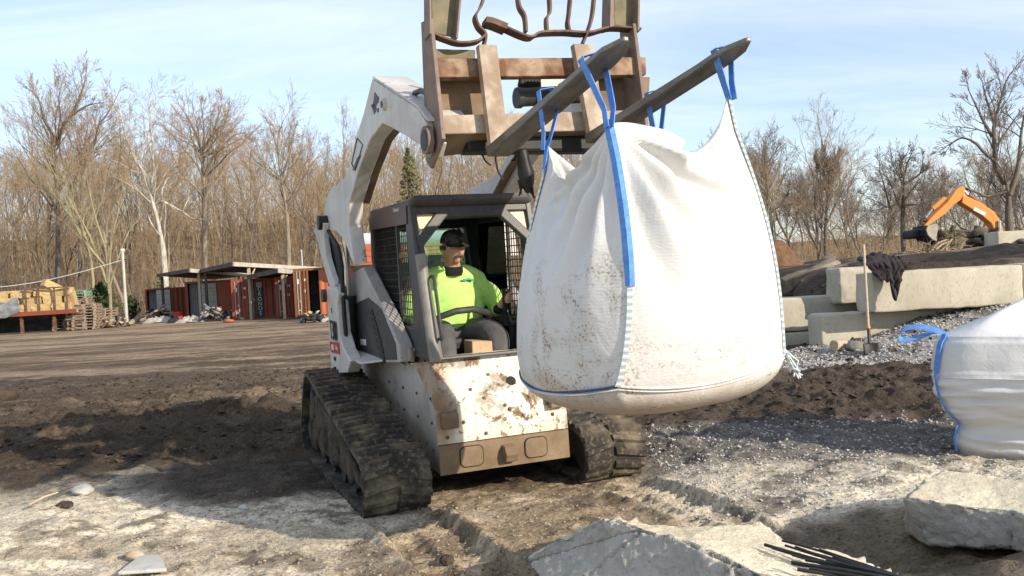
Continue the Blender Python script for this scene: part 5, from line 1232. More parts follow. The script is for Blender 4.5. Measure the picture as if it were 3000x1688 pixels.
for nm, lab, u, v, r, sc, sd, mt in (('stone', 'white flat stone half sunk in the sand at left', 245, 1452, .10, (1.3, .8, .38), 2, m_flatpale), ('stone', 'small tan stone below the white flat one', 192, 1512, .05, (1.2, .8, .5), 3, m_mud), ('stone', 'yellow stone beside the pale board at the bottom', 395, 1655, .045, (1.3, .8, .6), 6, m_wood), ('stone', 'grey pebble in the track shadow left of the loader', 715, 1502, .03, (1.2, .9, .7), 9, m_stone),
        ('mud_lump', 'rounded mud lump in front of the near track print', 1310, 1640, .04, (1, 1, .8), 7, m_mud), ('mud_lump', 'dark wet mud lump at the left picture edge', 14, 1185, .22, (1.2, .9, .7), 8, m_clod)):
    p = WP(u, v, z=0); mb = MB(); mb.lump(V(0, 0, r * sc[2] * .45), r, sd, sc, 14, .3); o = mb.build(nm, mt); o.matrix_world = at(V(p.x, p.y, GH(p.x, p.y) + .01), sd); tag(o, lab, nm.replace('_', ' '))
p = WP(440, 1665, z=.02); mb = MB(); mb.prism([V(-.12, -.14, 0), V(.13, -.16, 0), V(.04, .05, .02), V(-.07, .06, .02)], V(0, 0, .02)); o = mb.build('board', m_pole, bevel=.006); o.matrix_world = at(V(p.x, p.y, GH(p.x, p.y) + .02), .1); tag(o, 'pale grey board scrap lying at the bottom edge', 'board')
a = WP(85, 1500, z=.03); b_ = WP(170, 1462, z=.05); mb = MB(); mb.tube([V(0, 0, 0), (b_ - a) * .5 + V(0, 0, .01), b_ - a], [.011, .009, .006], 7); o = mb.build('stick', m_wood); o.matrix_world = at(V(a.x, a.y, GH(a.x, a.y) + .03)); tag(o, 'thin tan stick lying below the white stone', 'stick')
# bundle of thin rods on the slab
rb = thing('rebar_bundle', 'loose bundle of thin dark steel rods fanned over the foreground slab', 'steel rods', at(W(2500, 1650, .30)))
o0 = W(2500, 1650, .30); rr = random.Random(8)
for i, (u0, v0, u1, v1) in enumerate(((2240, 1596, 2620, 1700), (2292, 1584, 2640, 1690), (2330, 1602, 2610, 1696), (2318, 1648, 2640, 1700), (2320, 1626, 2580, 1690), (2322, 1652, 2560, 1684), (2360, 1640, 2660, 1706), (2370, 1665, 2700, 1712), (2345, 1690, 2600, 1700), (2400, 1612, 2650, 1694), (2380, 1655, 2560, 1700), (2420, 1640, 2690, 1704), (2262, 1604, 2600, 1702), (2350, 1612, 2700, 1716), (2300, 1598, 2560, 1672), (2336, 1668, 2540, 1694), (2395, 1648, 2640, 1712), (2440, 1630, 2720, 1712), (2352, 1700, 2560, 1712))):
    h = .31 + .012 * (i % 4); a = W(u0, v0, h + .02) - o0; b_ = W(u1, v1, h - .01) - o0; m_ = a.lerp(b_, .5) + V(0, 0, .012 * rr.random() - .006); mb = MB(); mb.tube(crv([a, m_, b_, b_ + (b_ - m_) * 1.2], 4), .0046 if i % 3 else .0068, 6); mb.build('rod', m_steelrod, rb)
# ---------------------------------------------------------------- containers, canopies and stored goods on the far side of the yard
def WD(u, v, d): return WP(u, v, y=d)
def container(label, u0, u1, vb, d, H, rz, parts, depth=6.0, group='shipping containers along the wood edge', mat=None):
    """front face between pixel columns u0 and u1 at distance d; parts: list of (kind, f0, f1) along the front"""
    p = WD(u0, vb, d); q = WD(u1, vb, d); rz = R(rz); L = (q.x - p.x) / max(.3, math.cos(rz) - math.sin(rz) * (p.x + q.x) / 2 / d); z0 = 0
    r = thing('shipping_container', label, 'container', at(V(p.x, d, z0), rz), group); mat = mat or m_red
    mb = MB(); mb.box(V(L / 2, depth / 2, H - .06), (L, depth, .12)); mb.box(V(L / 2, depth / 2, .08), (L, depth, .16)); mb.build('frame', mat, r)
    mb = MB()
    def corr(a, b, dep=.04, pitch=.28):      # corrugated sheet from a to b, full height
        a = Vector(a); b = Vector(b); e = (b - a); n = max(2, int(e.length / pitch) * 4); t = e.normalized(); nn = V(t.y, -t.x, 0); prev = None; rows = [[], []]
        for i in range(n + 1):
            o_ = nn * (dep if (i % 4) in (1, 2) else 0); p_ = a + e * i / n + o_; rows[0].append(V(p_.x, p_.y, .16)); rows[1].append(V(p_.x, p_.y, H - .12))
        mb.grid(rows, False)
    corr((L, .05, 0), (L, depth, 0)); corr((0, depth, 0), (0, .05, 0)); corr((L, depth, 0), (0, depth, 0))
    mb.build('side_walls', mat, r)
    mb = MB(); mb.box(V(.05, .0, H / 2), (.12, .12, H)); mb.build('corner_post', mat, r); mb = MB(); mb.box(V(L - .05, .0, H / 2), (.12, .12, H)); mb.build('corner_post', mat, r)
    for kind, f0, f1, *ex in parts:
        x0, x1 = L * f0, L * f1; w_ = x1 - x0
        if kind == 'grey_wall':           # open bay: grey corrugated inner lining standing back
            mb = MB(); rows = [[], []]
            for i in range(25): o_ = .04 if (i % 4) in (1, 2) else 0; rows[0].append(V(x0 + w_ * i / 24, .5 + o_, .16)); rows[1].append(V(x0 + w_ * i / 24, .5 + o_, H - .12))
            mb.grid(rows, False); mb.build('inner_wall', m_greyp, r)
        elif kind == 'pale_door':
            mb = MB(); mb.box(V((x0 + x1) / 2, -.05, H / 2 + .02), (w_, .05, H - .32)); dr = mb.build('door', m_palepaint, r, bevel=.01)
            for f in (.3, .45, .62, .8): mb = MB(); mb.box(V((x0 + x1) / 2, -.082, H * f), (w_ * .86, .02, .05)); mb.build('door_rib', m_greyp, dr)
        elif kind in ('corr', 'flat'):
            mt = ex[0] if ex else mat; mb = MB(); n = max(4, int(w_ / .26) * 4); rows = [[], []]
            for i in range(n + 1): o_ = -.04 if (i % 4) in (1, 2) and kind == 'corr' else 0; rows[0].append(V(x0 + w_ * i / n, .02 + o_, .16)); rows[1].append(V(x0 + w_ * i / n, .02 + o_, H - .12))
            mb.grid(rows, False); mb.build('front_panel', mt, r)
        elif kind == 'doors':
            mt = ex[0] if ex else mat
            for k in range(2):
                a = x0 + w_ * k / 2; mb = MB(); mb.box(V(a + w_ / 4, -.02, H / 2), (w_ / 2 - .03, .05, H - .2)); 
                for f in (.2, .4, .6, .8): mb.box(V(a + w_ / 4, -.05, H * f), (w_ / 2 - .12, .03, .06))
                dr = mb.build('door', mt, r)
                for f in (.3, .7): mb = MB(); mb.cyl(V(a + w_ / 2 * f, -.09, .15), V(a + w_ / 2 * f, -.09, H - .12), .022, 6); mb.build('lock_rod', mt if k else m_greyp, dr)
            for k, (fx, fz) in enumerate(((.22, .74), (.68, .77), (.66, .55), (.3, .35), (.26, .17))): mb = MB(); mb.box(V(x0 + w_ * fx, -.075, H * fz), (w_ * (.10, .16, .12, .05, .14)[k], .012, H * (.10, .05, .06, .05, .015)[k])); mb.build('marking_plate', m_whitelabel, r)
        elif kind == 'dark':
            mb = MB(); mb.box(V((x0 + x1) / 2, 1.2, H / 2), (w_, .05, H - .3)); mb.build('dark_interior', m_junkdark, r)
        elif kind == 'board':
            mb = MB(); mb.box(V((x0 + x1) / 2, -.06, H * .47), (w_, .04, H * .86)); bd = mb.build('name_board', m_teal, r)
            mb = MB(); mb.box(V((x0 + x1) / 2, -.085, H * .84), (w_ * .9, .012, H * .12)); mb.build('board_plate', m_greyp, bd)
            for i, ch in enumerate('CRONOS'): text_obj('board_letter', ch, .30, m_whitelabel, bd, ((x0 + x1) / 2, -.088, H * (.72 - .118 * i)), (1, 0, 0), (0, 0, 1), .9)
    return r
container('dark red container farthest left, pale door standing open beside a grey bay', 430, 548, 936, 62, 2.1, 14, [('grey_wall', .06, .28), ('pale_door', .28, .62), ('corr', .62, .97)])
container('container with pale door between a grey bay and a wide orange brown panel', 550, 686, 944, 55, 2.3, 14, [('grey_wall', .06, .30), ('pale_door', .30, .66), ('flat', .66, .97, m_orange)])
container('dark red container with a dark lettered board on its corrugated front', 684, 814, 950, 49.5, 2.2, 12, [('doors', .02, .42), ('corr', .42, .98), ('board', .56, .70)])
container('bright red container with barred doors right of the lettered board', 814, 872, 950, 48, 2.2, 12, [('doors', .04, .96, m_red)], mat=m_red)
container('brown and orange container with dark open bay, nearest to the loader', 868, 1052, 948, 45.5, 2.5, 10, [('doors', .02, .24, m_brownred), ('dark', .24, .38), ('corr', .40, .97, m_orange)], mat=m_brownred)
def canopy(label, pc, pl, pr, d, dl, dr_):
    """flat open roof: near corner pc, left corner pl, right corner pr (pixels) at distances d, dl, dr_"""
    c = WD(*pc, d); l = WD(*pl, dl); r_ = WD(*pr, dr_); b = l + (r_ - c); base = V(c.x, c.y, 0)
    t = thing('canopy', label, 'canopy roof', at(base), 'open canopy roofs over the containers'); th = .22
    mb = MB(); mb.prism([q - base - V(0, 0, .03) for q in (c, r_, b, l)], V(0, 0, -.10)); mb.build('roof_deck', m_roofdark, t)
    def fas(a, e, mt, ov):
        n = (e - a).cross(V(0, 0, 1)).normalized() * .06; mb = MB(); mb.prism([a - base, e - base, e - base - V(0, 0, th), a - base - V(0, 0, th)], n); mb.build('fascia', mt, t)
    fas(c, r_, m_fascia, 0); fas(l, c, m_roofdark, 0)  # left fascia takes the dark deck colour, painting its shaded side
    for k, (q, f) in enumerate(((c.lerp(r_, .12), 0), (c.lerp(r_, .8), 0), (l.lerp(c, .12), 0))):
        q = q + (b - c).normalized() * .4; mb = MB(); mb.box(V(q.x - base.x, q.y - base.y, (q.z - th) / 2), (.14, .14, q.z - th)); mb.build('post', m_wood if k < 2 else m_roofdark, t)
        if k < 2: a = V(q.x - base.x, q.y - base.y, q.z - th - .75); mb = MB(); mb.tube([a, a + (r_ - c).normalized() * .75 + V(0, 0, .72)], .055, 4); mb.build('brace', m_wood, t)
    return t
canopy('lowest leftmost canopy roof with its pale fascia above the farthest container', (556, 787), (461, 803), (728, 802), 52.5, 60, 61)
canopy('highest canopy roof, wide pale fascia in the middle of the container row', (683, 768), (585, 789), (955, 784), 47.5, 54, 60)
canopy('lower right canopy roof above the lettered board', (815, 787), (726, 806), (905, 796), 46, 49, 52)
# tank and goods seen past the cab
a = WD(1046, 712, 44); b_ = WD(1330, 702, 43); mb = MB(); n = 9
t = thing('tank', 'long white horizontal tank standing behind the loader cab', 'tank', at(V((a.x + b_.x) / 2, 43.5, 0))); o0 = V((a.x + b_.x) / 2, 43.5, 0)
mb = MB(); pts = [a.lerp(b_, k / 10) - o0 for k in range(11)]; ax = (b_ - a).normalized(); mb.tube([pts[0] - ax * .18] + pts + [pts[-1] + ax * .18], [.25] + [.46] * 11 + [.25], 24); mb.build('shell', m_tank, t)
for f in (.2, .8): q = a.lerp(b_, f) - o0; mb = MB(); mb.box(V(q.x, q.y, q.z / 2 - .1), (.25, .6, q.z - .2)); mb.build('support', m_dark, t)
for i, (u, v, w_, h_2, mt, lab) in enumerate(((1120, 775, 1.9, .9, m_orange, 'orange crate stacked under the white tank, left'), (1272, 748, 1.0, .55, m_straw, 'yellow crate seen behind the driver'), (1180, 770, 1.2, .7, m_wood, 'wooden crate behind the cab screen'))):
    p = WD(u, v, 40); r = thing('crate', lab, 'crate', at(V(p.x, 40 + i * .3, 0), .1)); mb = MB(); mb.box(V(0, 0, p.z / 2), (w_ * 1.2, 1.1, p.z)); mb.build('stand', m_junkdark, r); mb = MB(); mb.box(V(0, 0, p.z + h_2 / 2 + .004), (w_, 1.0, h_2)); mb.build('crate_box', mt, r, bevel=.02); mb = MB()
    for k in range(3): mb.box(V(0, -.515, p.z + h_2 * (.2 + .3 * k)), (w_ * .98, .03, h_2 * .16))
    mb.build('slats', mt, r)
# pole with cable
p0 = WD(371, 932, 55); p1 = WD(358, 737, 55); pole = thing('utility_pole', 'grey metal pole with a pale cap standing by the wood edge', 'pole', at(V(p0.x, 55, 0)))
mb = MB(); mb.tube([V(0, 0, 0), V(0, 0, 1.9)], .10, 10); mb.tube([V(0, 0, 1.9), V(0, 0, p1.z)], .085, 10); mb.build('shaft', m_pole, pole); mb = MB(); mb.tube([V(0, 0, p1.z), V(0, 0, p1.z + .08), V(0, 0, p1.z + .16)], [.11, .14, .12], 10); mb.build('cap', m_whitelabel, pole)
mb = MB(); mb.box(V(0, 0, p1.z - .5), (.5, .06, .06)); mb.build('bracket', m_dark, pole)
a = V(p0.x, 55, p1.z - .5); b_ = WD(-420, 815, 52); mb = MB(); mb.tube([a.lerp(b_, k / 14) - V(0, 0, 1.1 * math.sin(math.pi * k / 14)) - a for k in range(15)], .022, 4); o = mb.build('cable', m_whitelabel); o.matrix_world = at(a); tag(o, 'thin pale cable sagging from the metal pole to the left', 'cable')
mb = MB(); q = WD(883, 735, 58); mb.tube([V(0, 0, 0), V(.0, 0, q.z)], .05, 6); mb.box(V(0, 0, q.z), (.05, .3, .12)); o = mb.build('utility_pole', m_pole); o.matrix_world = at(V(q.x, 58, 0)); tag(o, 'slim pole rising behind the highest canopy roof', 'pole')
# flat trailer with straw bales
TD = 46.5
t0 = WD(0, 985, TD); trl = thing('flatbed_trailer', 'red edged flatbed trailer loaded with tan bales', 'trailer', at(V(t0.x, TD, 0), R(6)))
s_ = TD / F
zb = WD(130, 912, TD).z; Lt = 7.2
mb = MB(); mb.box(V(.2, 1.2, zb - .08), (Lt, 2.4, .14)); deck = mb.build('deck', m_wood, trl)
mb = MB(); mb.box(V(.2, -.03, zb - .08), (Lt, .06, .22)); mb.build('side_rail', m_red, deck)
for x in (-1.6, 1.0, 2.6): mb = MB(); mb.box(V(x, .25, (zb - .15) / 2), (.13, .13, zb - .15)); mb.build('support_leg', m_dkrust, trl)
mb = MB(); mb.box(V(.2, 1.1, zb - .28), (Lt * .96, .5, .26)); mb.box(V(.6, 1.9, zb / 2 - .1), (5.8, .3, zb - .3)); mb.build('beam_and_shade_sheet', m_junkdark, trl)  # second box is an added dark sheet imitating shade under the deck
for x in (-2.4, -1.3):
    w_ = bpy.data.objects.new('wheel', None); COL.objects.link(w_); w_.parent = trl; mb = MB(); mb.cyl(V(x, .1, .45), V(x, .40, .45), .45, 20); mb.build('tyre', m_black, w_); mb = MB(); mb.cyl(V(x, .085, .45), V(x, .1, .45), .22, 14); mb.build('rim', m_greyp, w_)
for i, x in enumerate((1.35, 1.98, 2.75, 3.35)): mb = MB(); mb.box(V(x, .02, zb + .56), (.07, .07, 1.25)); mb.build('stake', m_dkrust, trl)
mb = MB(); mb.box(V(2.45, -.03, zb + 1.18), (2.4, .05, .07)); mb.build('top_rail', m_dkrust, trl)
BG = 'straw bales on the trailer'
bm_ = None; rr = random.Random(12)
def bale_mesh(sd):
    mb = MB(); n = 7; 
    bm = bmesh.new(); bmesh.ops.create_cube(bm, size=1); bmesh.ops.subdivide_edges(bm, edges=bm.edges, cuts=6, use_grid_fill=True)
    for v in bm.verts: q = v.co.copy(); v.co = V(q.x * .92, q.y * .5, q.z * .38) * (1 + .10 * mnoise.noise(q * 3 + V(sd, 0, 0))) * (1 - .10 * max(0, (abs(q.x) + abs(q.y) + abs(q.z)) - 1.1))
    me = bpy.data.meshes.new('straw_bale'); bm.to_mesh(me); bm.free(); me.materials.append(m_straw); return me
bms = [bale_mesh(k) for k in range(3)]; dk = Matrix.Translation(V(t0.x, TD, 0)) @ Matrix.Rotation(R(6), 4, 'Z')
spots = [(-2.9, 0, 0, 0), (-2.3, .2, 1, 3), (-1.9, 0, 0, -4), (-.9, 0, 0, 2), (-1.4, .1, 1, 5), (-.5, .1, 1, -6), (-1.0, .2, 2, 3), (.1, 0, 0, 0), (.4, 0, 1, 8), (-.1, .1, 2, -3), (1.05, 0, 0, 2), (1.0, .1, 2, 4), (1.6, .2, 1, -8), (2.0, 0, 0, 0), (2.1, .1, 2, 12), (2.55, .1, 1, 4), (3.0, 0, 0, 3), (3.05, .1, 2, -10), (2.45, .2, 2.9, 42), (3.35, .2, 1, 88), (-2.8, .1, 1.6, 14)]
bl_names = ['end bale low at the left edge of the trailer load', 'bale tilted up in the second layer at the left', 'low bale above the grey tarpaulin', 'low bale just right of the grey tarpaulin', 'second layer bale above the tarpaulin', 'second layer bale left of the first stake', 'uppermost bale left of the stakes', 'low bale left of the first stake', 'second layer bale touching the first stake', 'top bale left of the first stake', 'low bale between the first two stakes', 'top bale between the first two stakes', 'turned second layer bale by the second stake', 'low bale right of the second stake', 'turned top bale right of the second stake', 'second layer bale by the third stake', 'low bale at the right end of the load', 'top bale at the right end of the load', 'crooked bale crowning the whole load', 'bale set endwise at the right end of the load', 'slanted bale on the left end of the load']
for i, ((x, y, lay, a), lab) in enumerate(zip(spots, bl_names)):
    o = link('straw_bale', bms[i % 3]); o.matrix_world = dk @ Matrix.Translation(V(x, .35 + y, zb + .195 + lay * .365)) @ Matrix.Rotation(R(a), 4, 'Z') @ Matrix.Rotation(R(a * .7 if abs(a) > 10 else a * .5), 4, 'Y'); tag(o, 'tan straw ' + lab, 'straw bale', BG)
mb = MB(); rows = []
for j in range(15):
    t = j / 14; rows.append([V(-1.5 + 2.6 * s / 24, -.14 - .10 * math.sin(t * 3) + .12 * mnoise.noise(V(s * .4, t * 3, 0)), zb + .55 * (s / 24) ** 1.5 + .25 - t * (.95 - .2 * s / 24) + .12 * mnoise.noise(V(s * .3, t * 2, 5))) for s in range(25)])
mb.grid(rows, True); o = mb.build('tarpaulin', m_tarp); o.matrix_world = dk; tag(o, 'grey tarpaulin sagging over the left end of the trailer', 'tarpaulin')
# pallets, each a thing of its own
def pallet_mesh(nm, mt):
    mb = MB()
    for y in (-.5, 0, .5):
        for x in (-.53, 0, .53): mb.box(V(x, y, .075), (.13, .10, .09))
        mb.box(V(0, y, .117), (1.2, .10, .018))
    for k in range(6): mb.box(V(-.55 + .22 * k, 0, .137), (.12, 1.1, .02)); 
    for k in (-.5, 0, .5): mb.box(V(k, 0, .018), (.11, 1.1, .022))
    me = mb.mesh(nm); me.materials.append(mt); return me
pm = pallet_mesh('pallet', m_palletw); pmg = pallet_mesh('pallet', M_flat('green_pallet_paint', (.22, .38, .27), .8))
def stack(u, v, d, n, rz, lean, lab, green=0):
    p = WD(u, v, d); rr = random.Random(int(u))
    for k in range(n):
        o = link('pallet', pmg if green and k >= n - green else pm); o.matrix_world = at(V(p.x + lean[0] * k + rr.uniform(-.03, .03), d + lean[1] * k, .02 + .148 * k), R(rz + rr.uniform(-4, 4)))
        where = 'lowest pallet' if k == 0 else 'topmost pallet' if k == n - 1 else 'pallet'
        tag(o, f'{"green" if green and k >= n - green else "weathered grey"} {where} {"" if k in (0, n - 1) else "in the middle "}of the {lab}', 'pallet', f'pallets in the {lab}')
stack(198, 963, 48.5, 11, 12, (.004, 0), 'stack behind the right end of the trailer')
stack(243, 966, 50.0, 14, 8, (-.012, 0), 'tallest pallet stack, green on top', 2)
stack(257, 964, 47.8, 9, 5, (.006, 0), 'pallet stack right of the tall one')
stack(297, 955, 49.5, 7, -12, (.012, 0), 'low leaning pallet stack near the pole')
o = link('pallet', pm); p = WD(212, 930, 47.2); o.matrix_world = at(V(p.x + .1, 47.2, .62), R(80)) @ Matrix.Rotation(R(82), 4, 'Y'); tag(o, 'dark pallet standing on edge against the stacks', 'pallet')
# heaps of scrap, each heap its pieces
def heap(label, u, v, d, wd, h, n, mats, seed, name='scrap_heap', cat='scrap heap', planks=.5):
    p = WD(u, v, d); r = thing(name, label, cat, at(V(p.x, d, 0))); rr = random.Random(seed)
    for k in range(n):
        x = rr.gauss(0, wd * .30); y = rr.gauss(0, .4); zt = h * math.exp(-(x / (wd * .36)) ** 2); z = rr.random() ** .8 * zt; mb = MB(); mt, nm = mats[rr.randrange(len(mats))]; rot = Matrix.Rotation(rr.random() * 6.28, 3, 'Z') @ Matrix.Rotation(rr.gauss(0, .5), 3, 'Y') @ Matrix.Rotation(rr.gauss(0, .3), 3, 'X')
        if rr.random() < planks: mb.box(V(x, y, z + .05), (rr.uniform(.4, 1.2), rr.uniform(.06, .18), rr.uniform(.03, .07)), rot)
        else: mb.lump(V(x, y, z + .05), rr.uniform(.07, .17), k + seed, (1.5, 1, .55), 8, .7, rot)
        mb.build(nm, mt, r)
heap('heap of tan timber offcuts and dark scraps in front of the farthest container', 468, 925, 57, 2.0, .85, 70, [(m_wood, 'timber_scrap'), (m_junkdark, 'dark_scrap'), (m_palletw, 'grey_board')], 1)
heap('dark scrap heap with tan tangle in front of the orange panelled container', 628, 925, 50, 1.9, .8, 70, [(m_junkdark, 'dark_scrap'), (m_wood, 'timber_scrap'), (m_tarp, 'torn_sheeting')], 2, planks=.35)
heap('low spread of offcuts and rubbish right of the pallets', 345, 950, 49, 3.2, .35, 46, [(m_wood, 'timber_scrap'), (m_junkdark, 'dark_scrap'), (m_palletw, 'grey_board')], 3)
heap('rubbish and a dark bag by the open bay of the nearest container', 918, 945, 40, 1.0, .45, 22, [(m_junkdark, 'dark_bag'), (m_sheet, 'white_wrap'), (m_straw, 'yellow_scrap')], 4, planks=.2)
def crumple(label, u, v, d, dims, seed, mat, name='sheet', cat='sheet'):
    p = WD(u, v, d); mb = MB(); rows = []
    for j in range(19):
        rows.append([V((i / 26 - .5) * dims[0] * (1 + .15 * mnoise.noise(V(j * .3, seed, 0))), (j / 18 - .5) * dims[1], max(0.01, .55 * dims[2] * (1 - ((i / 13 - 1) ** 2 * .7 + (j / 9 - 1) ** 2 * .8)) * (1 + .8 * mnoise.noise(V(i * .33, j * .4, seed))))) for i in range(27)])
    mb.grid(rows, True); o = mb.build(name, mat); o.matrix_world = at(V(p.x, d, 0), .1 * seed); tag(o, label, cat)
crumple('rolled pale sheeting lying before the timber heap', 468, 950, 53, (1.8, 1.0, .55), 1, m_sheet)
crumple('crumpled white sheet between the two scrap heaps', 562, 940, 50, (1.6, 1.1, .55), 2, m_sheet)
crumple('dark plastic bag left of the crumpled white sheet', 515, 945, 51, (.9, .8, .5), 3, m_junkdark, 'rubbish_bag', 'bag')
crumple('white wrap lying at the foot of the nearest container', 955, 946, 40, (1.0, .7, .35), 4, m_sheet)
p = WD(523, 938, 52); mb = MB(); mb.tube([V(0, 0, 0), V(0, 0, .55)], [.2, .26], 14); mb.tube([V(0, 0, .53), V(0, 0, .57)], .28, 14); o = mb.build('bucket', m_redlabel); o.matrix_world = at(V(p.x, 52, 0)); tag(o, 'red bucket standing among the scrap', 'bucket')
p = WD(672, 955, 46); mb = MB(); mb.lump(V(0, 0, .08), .2, 3, (1.4, .8, .5), 8); o = mb.build('plastic_scrap', m_orange); o.matrix_world = at(V(p.x, 46, 0)); tag(o, 'small orange plastic scrap lying on the yard', 'scrap')

# ---------------------------------------------------------------- orange excavator behind the terrace
ED = 26.0
exc = thing('excavator', 'orange excavator lifting roots, its arm bent above the concrete blocks', 'excavator', at(V(WD(2960, 740, ED).x, ED, 1.2))); eo = V(WD(2960, 740, ED).x, ED, 1.2)
def ep(l, dy=0): return [WD(u, v, ED) - eo + V(0, dy, 0) for u, v in l]
mb = MB(); mb.prism(ep([(2812, 577), (2824, 576), (2860, 593), (2905, 622), (2922, 648), (2935, 690), (2926, 730), (2908, 720), (2912, 690), (2895, 655), (2862, 628), (2810, 596)], -.17), V(0, .34, 0)); boom = mb.build('boom', m_exc, exc, bevel=.02)
mb = MB(); mb.prism(ep([(2845, 607), (2880, 625), (2874, 634), (2842, 617)], -.178), V(0, -.004, 0)); mb.build('boom_label', m_whitelabel, boom)
mb = MB(); mb.prism(ep([(2812, 546), (2822, 555), (2818, 580), (2790, 600), (2762, 628), (2712, 664), (2696, 668), (2726, 634), (2770, 592), (2795, 556)], -.14), V(0, .28, 0)); stick = mb.build('stick', m_exc, exc, bevel=.02)
for nm, l, r_, mt in (('boom_ram', [(2822, 556), (2838, 574)], .035, m_chrome), ('ram_barrel', [(2836, 571), (2884, 606)], .075, m_brownred), ('bucket_ram', [(2712, 640), (2736, 608)], .035, m_chrome), ('ram_barrel', [(2732, 612), (2768, 580)], .07, m_exc), ('lift_ram', [(2917, 648), (2918, 700)], .05, m_chrome)):
    q = ep(l, -.2 if nm == 'lift_ram' else 0); mb = MB(); mb.cyl(q[0], q[1], r_, 12); mb.build(nm, mt, exc)
mb = MB(); mb.tube(ep([(2812, 548), (2840, 552), (2850, 562), (2846, 575)], .1), .02, 6); mb.tube(ep([(2926, 640), (2945, 646), (2955, 660)], .1), .015, 6); mb.build('hoses', m_hose, exc)
bk = bpy.data.objects.new('bucket', None); COL.objects.link(bk); bk.parent = exc
bp = ep([(2698, 664), (2722, 658), (2727, 668), (2722, 700), (2724, 708), (2712, 704), (2698, 690), (2693, 676)])
mb = MB(); mb.prism([q + V(0, -.45, 0) for q in bp], V(0, .03, 0)); mb.build('bucket_side', m_steelgrey, bk); mb = MB(); mb.prism([q + V(0, .45, 0) for q in bp], V(0, .03, 0)); mb.build('bucket_side', m_steelgrey, bk)
mb = MB(); q = ep([(2698, 664), (2693, 676), (2698, 690), (2712, 704), (2724, 708)]); mb.grid([[a + V(0, -.45, 0) for a in q], [a + V(0, .45, 0) for a in q]], False); o = mb.build('bucket_shell', m_junkdark, bk); o.modifiers.new('t', 'SOLIDIFY').thickness = .03
mb = MB(); mb.box(ep([(2684, 686)])[0] + V(0, .3, 0), (.26, .8, .26)); mb.build('bucket_back', m_junkdark, bk, bevel=.08)
mb = MB()
for l in ([(2696, 668), (2700, 644), (2712, 640)], [(2700, 644), (2722, 650)], [(2690, 662), (2706, 660)]): mb.tube(ep(l), .05, 6)
mb.build('linkage', m_dark, exc)
mb = MB(); c = ep([(3010, 735)])[0]; mb.box(c + V(.3, .4, -.2), (2.2, 2.2, .8)); mb.build('upper_body', m_exc, exc, bevel=.06); mb = MB(); mb.box(c + V(.1, -.6, -1.0), (2.6, .5, .5)); mb.build('undercarriage', m_junkdark, exc, bevel=.15); mb = MB(); mb.box(c + V(.1, 1.0, -1.0), (2.6, .5, .5)); mb.build('undercarriage', m_junkdark, exc, bevel=.15)
# roots hanging from the bucket
rr = random.Random(21); c0 = WD(2738, 700, ED); rt = thing('root_clump', 'tangled roots and dark soil hanging from the excavator bucket', 'roots', at(c0)); mb = MB(); mb.lump(V(-.02, 0, 0), .26, 4, (1.1, 1, .9), 14, .6); mb.build('soil_ball', m_soil, rt)
mb = MB()
for k in range(150):
    d = V(rr.gauss(0, 1), rr.gauss(0, 1), rr.gauss(-.1, 1)).normalized(); p0 = d * .15; p1 = d * rr.uniform(.25, .42) + V(rr.gauss(0, .07), rr.gauss(0, .07), -.05); p2 = p1 + V(rr.gauss(.03, .14), rr.gauss(0, .14), rr.gauss(-.08, .12)); mb.tube([p0, p1, p2], [.012, .009, .004], 4)
mb.build('roots', m_twig, rt)
# brush pile below
rr = random.Random(31); c0 = V(WD(2740, 745, 25.3).x, 25.3, 1.12); br = thing('brush_pile', 'pile of brush, roots and branches on the dark soil under the bucket', 'brush pile', at(c0)); mb = MB()
for k in range(420):
    x = rr.gauss(-.1, .75); y = rr.gauss(0, .4); h = .42 * math.exp(-(x / .9) ** 2); p0 = V(x, y, rr.random() * h); d = V(rr.gauss(0, 1), rr.gauss(0, .6), rr.gauss(.25, .5)).normalized() * rr.uniform(.2, .55); mb.tube([p0, p0 + d * .5 + V(0, 0, .04), p0 + d], [.016, .012, .005], 4)
mb.build('branches', m_twig, br)
mb = MB()
for l in ([(2722, 745), (2748, 712), (2775, 702)], [(2775, 738), (2770, 722), (2790, 700)], [(2742, 730), (2760, 716), (2788, 706)]): mb.tube([WD(u, v, 25.0) - c0 for u, v in l], [.035, .03, .02], 6)
mb.build('stripped_branches', m_wood, br)
mb = MB(); mb.lump(V(-.2, .1, .0), .6, 9, (1.3, .6, .55), 16, .5); mb.build('soil_core', m_mulch, br)
heap('dark lumps of soil and wood left of the highest concrete block', 2885, 725, 23, 1.0, .5, 30, [(m_soil, 'soil_lump'), (m_barkd, 'wood_scrap')], 7, 'soil_heap', 'soil heap', .3)
bpy.data.objects['soil_heap'].location.z = 1.45
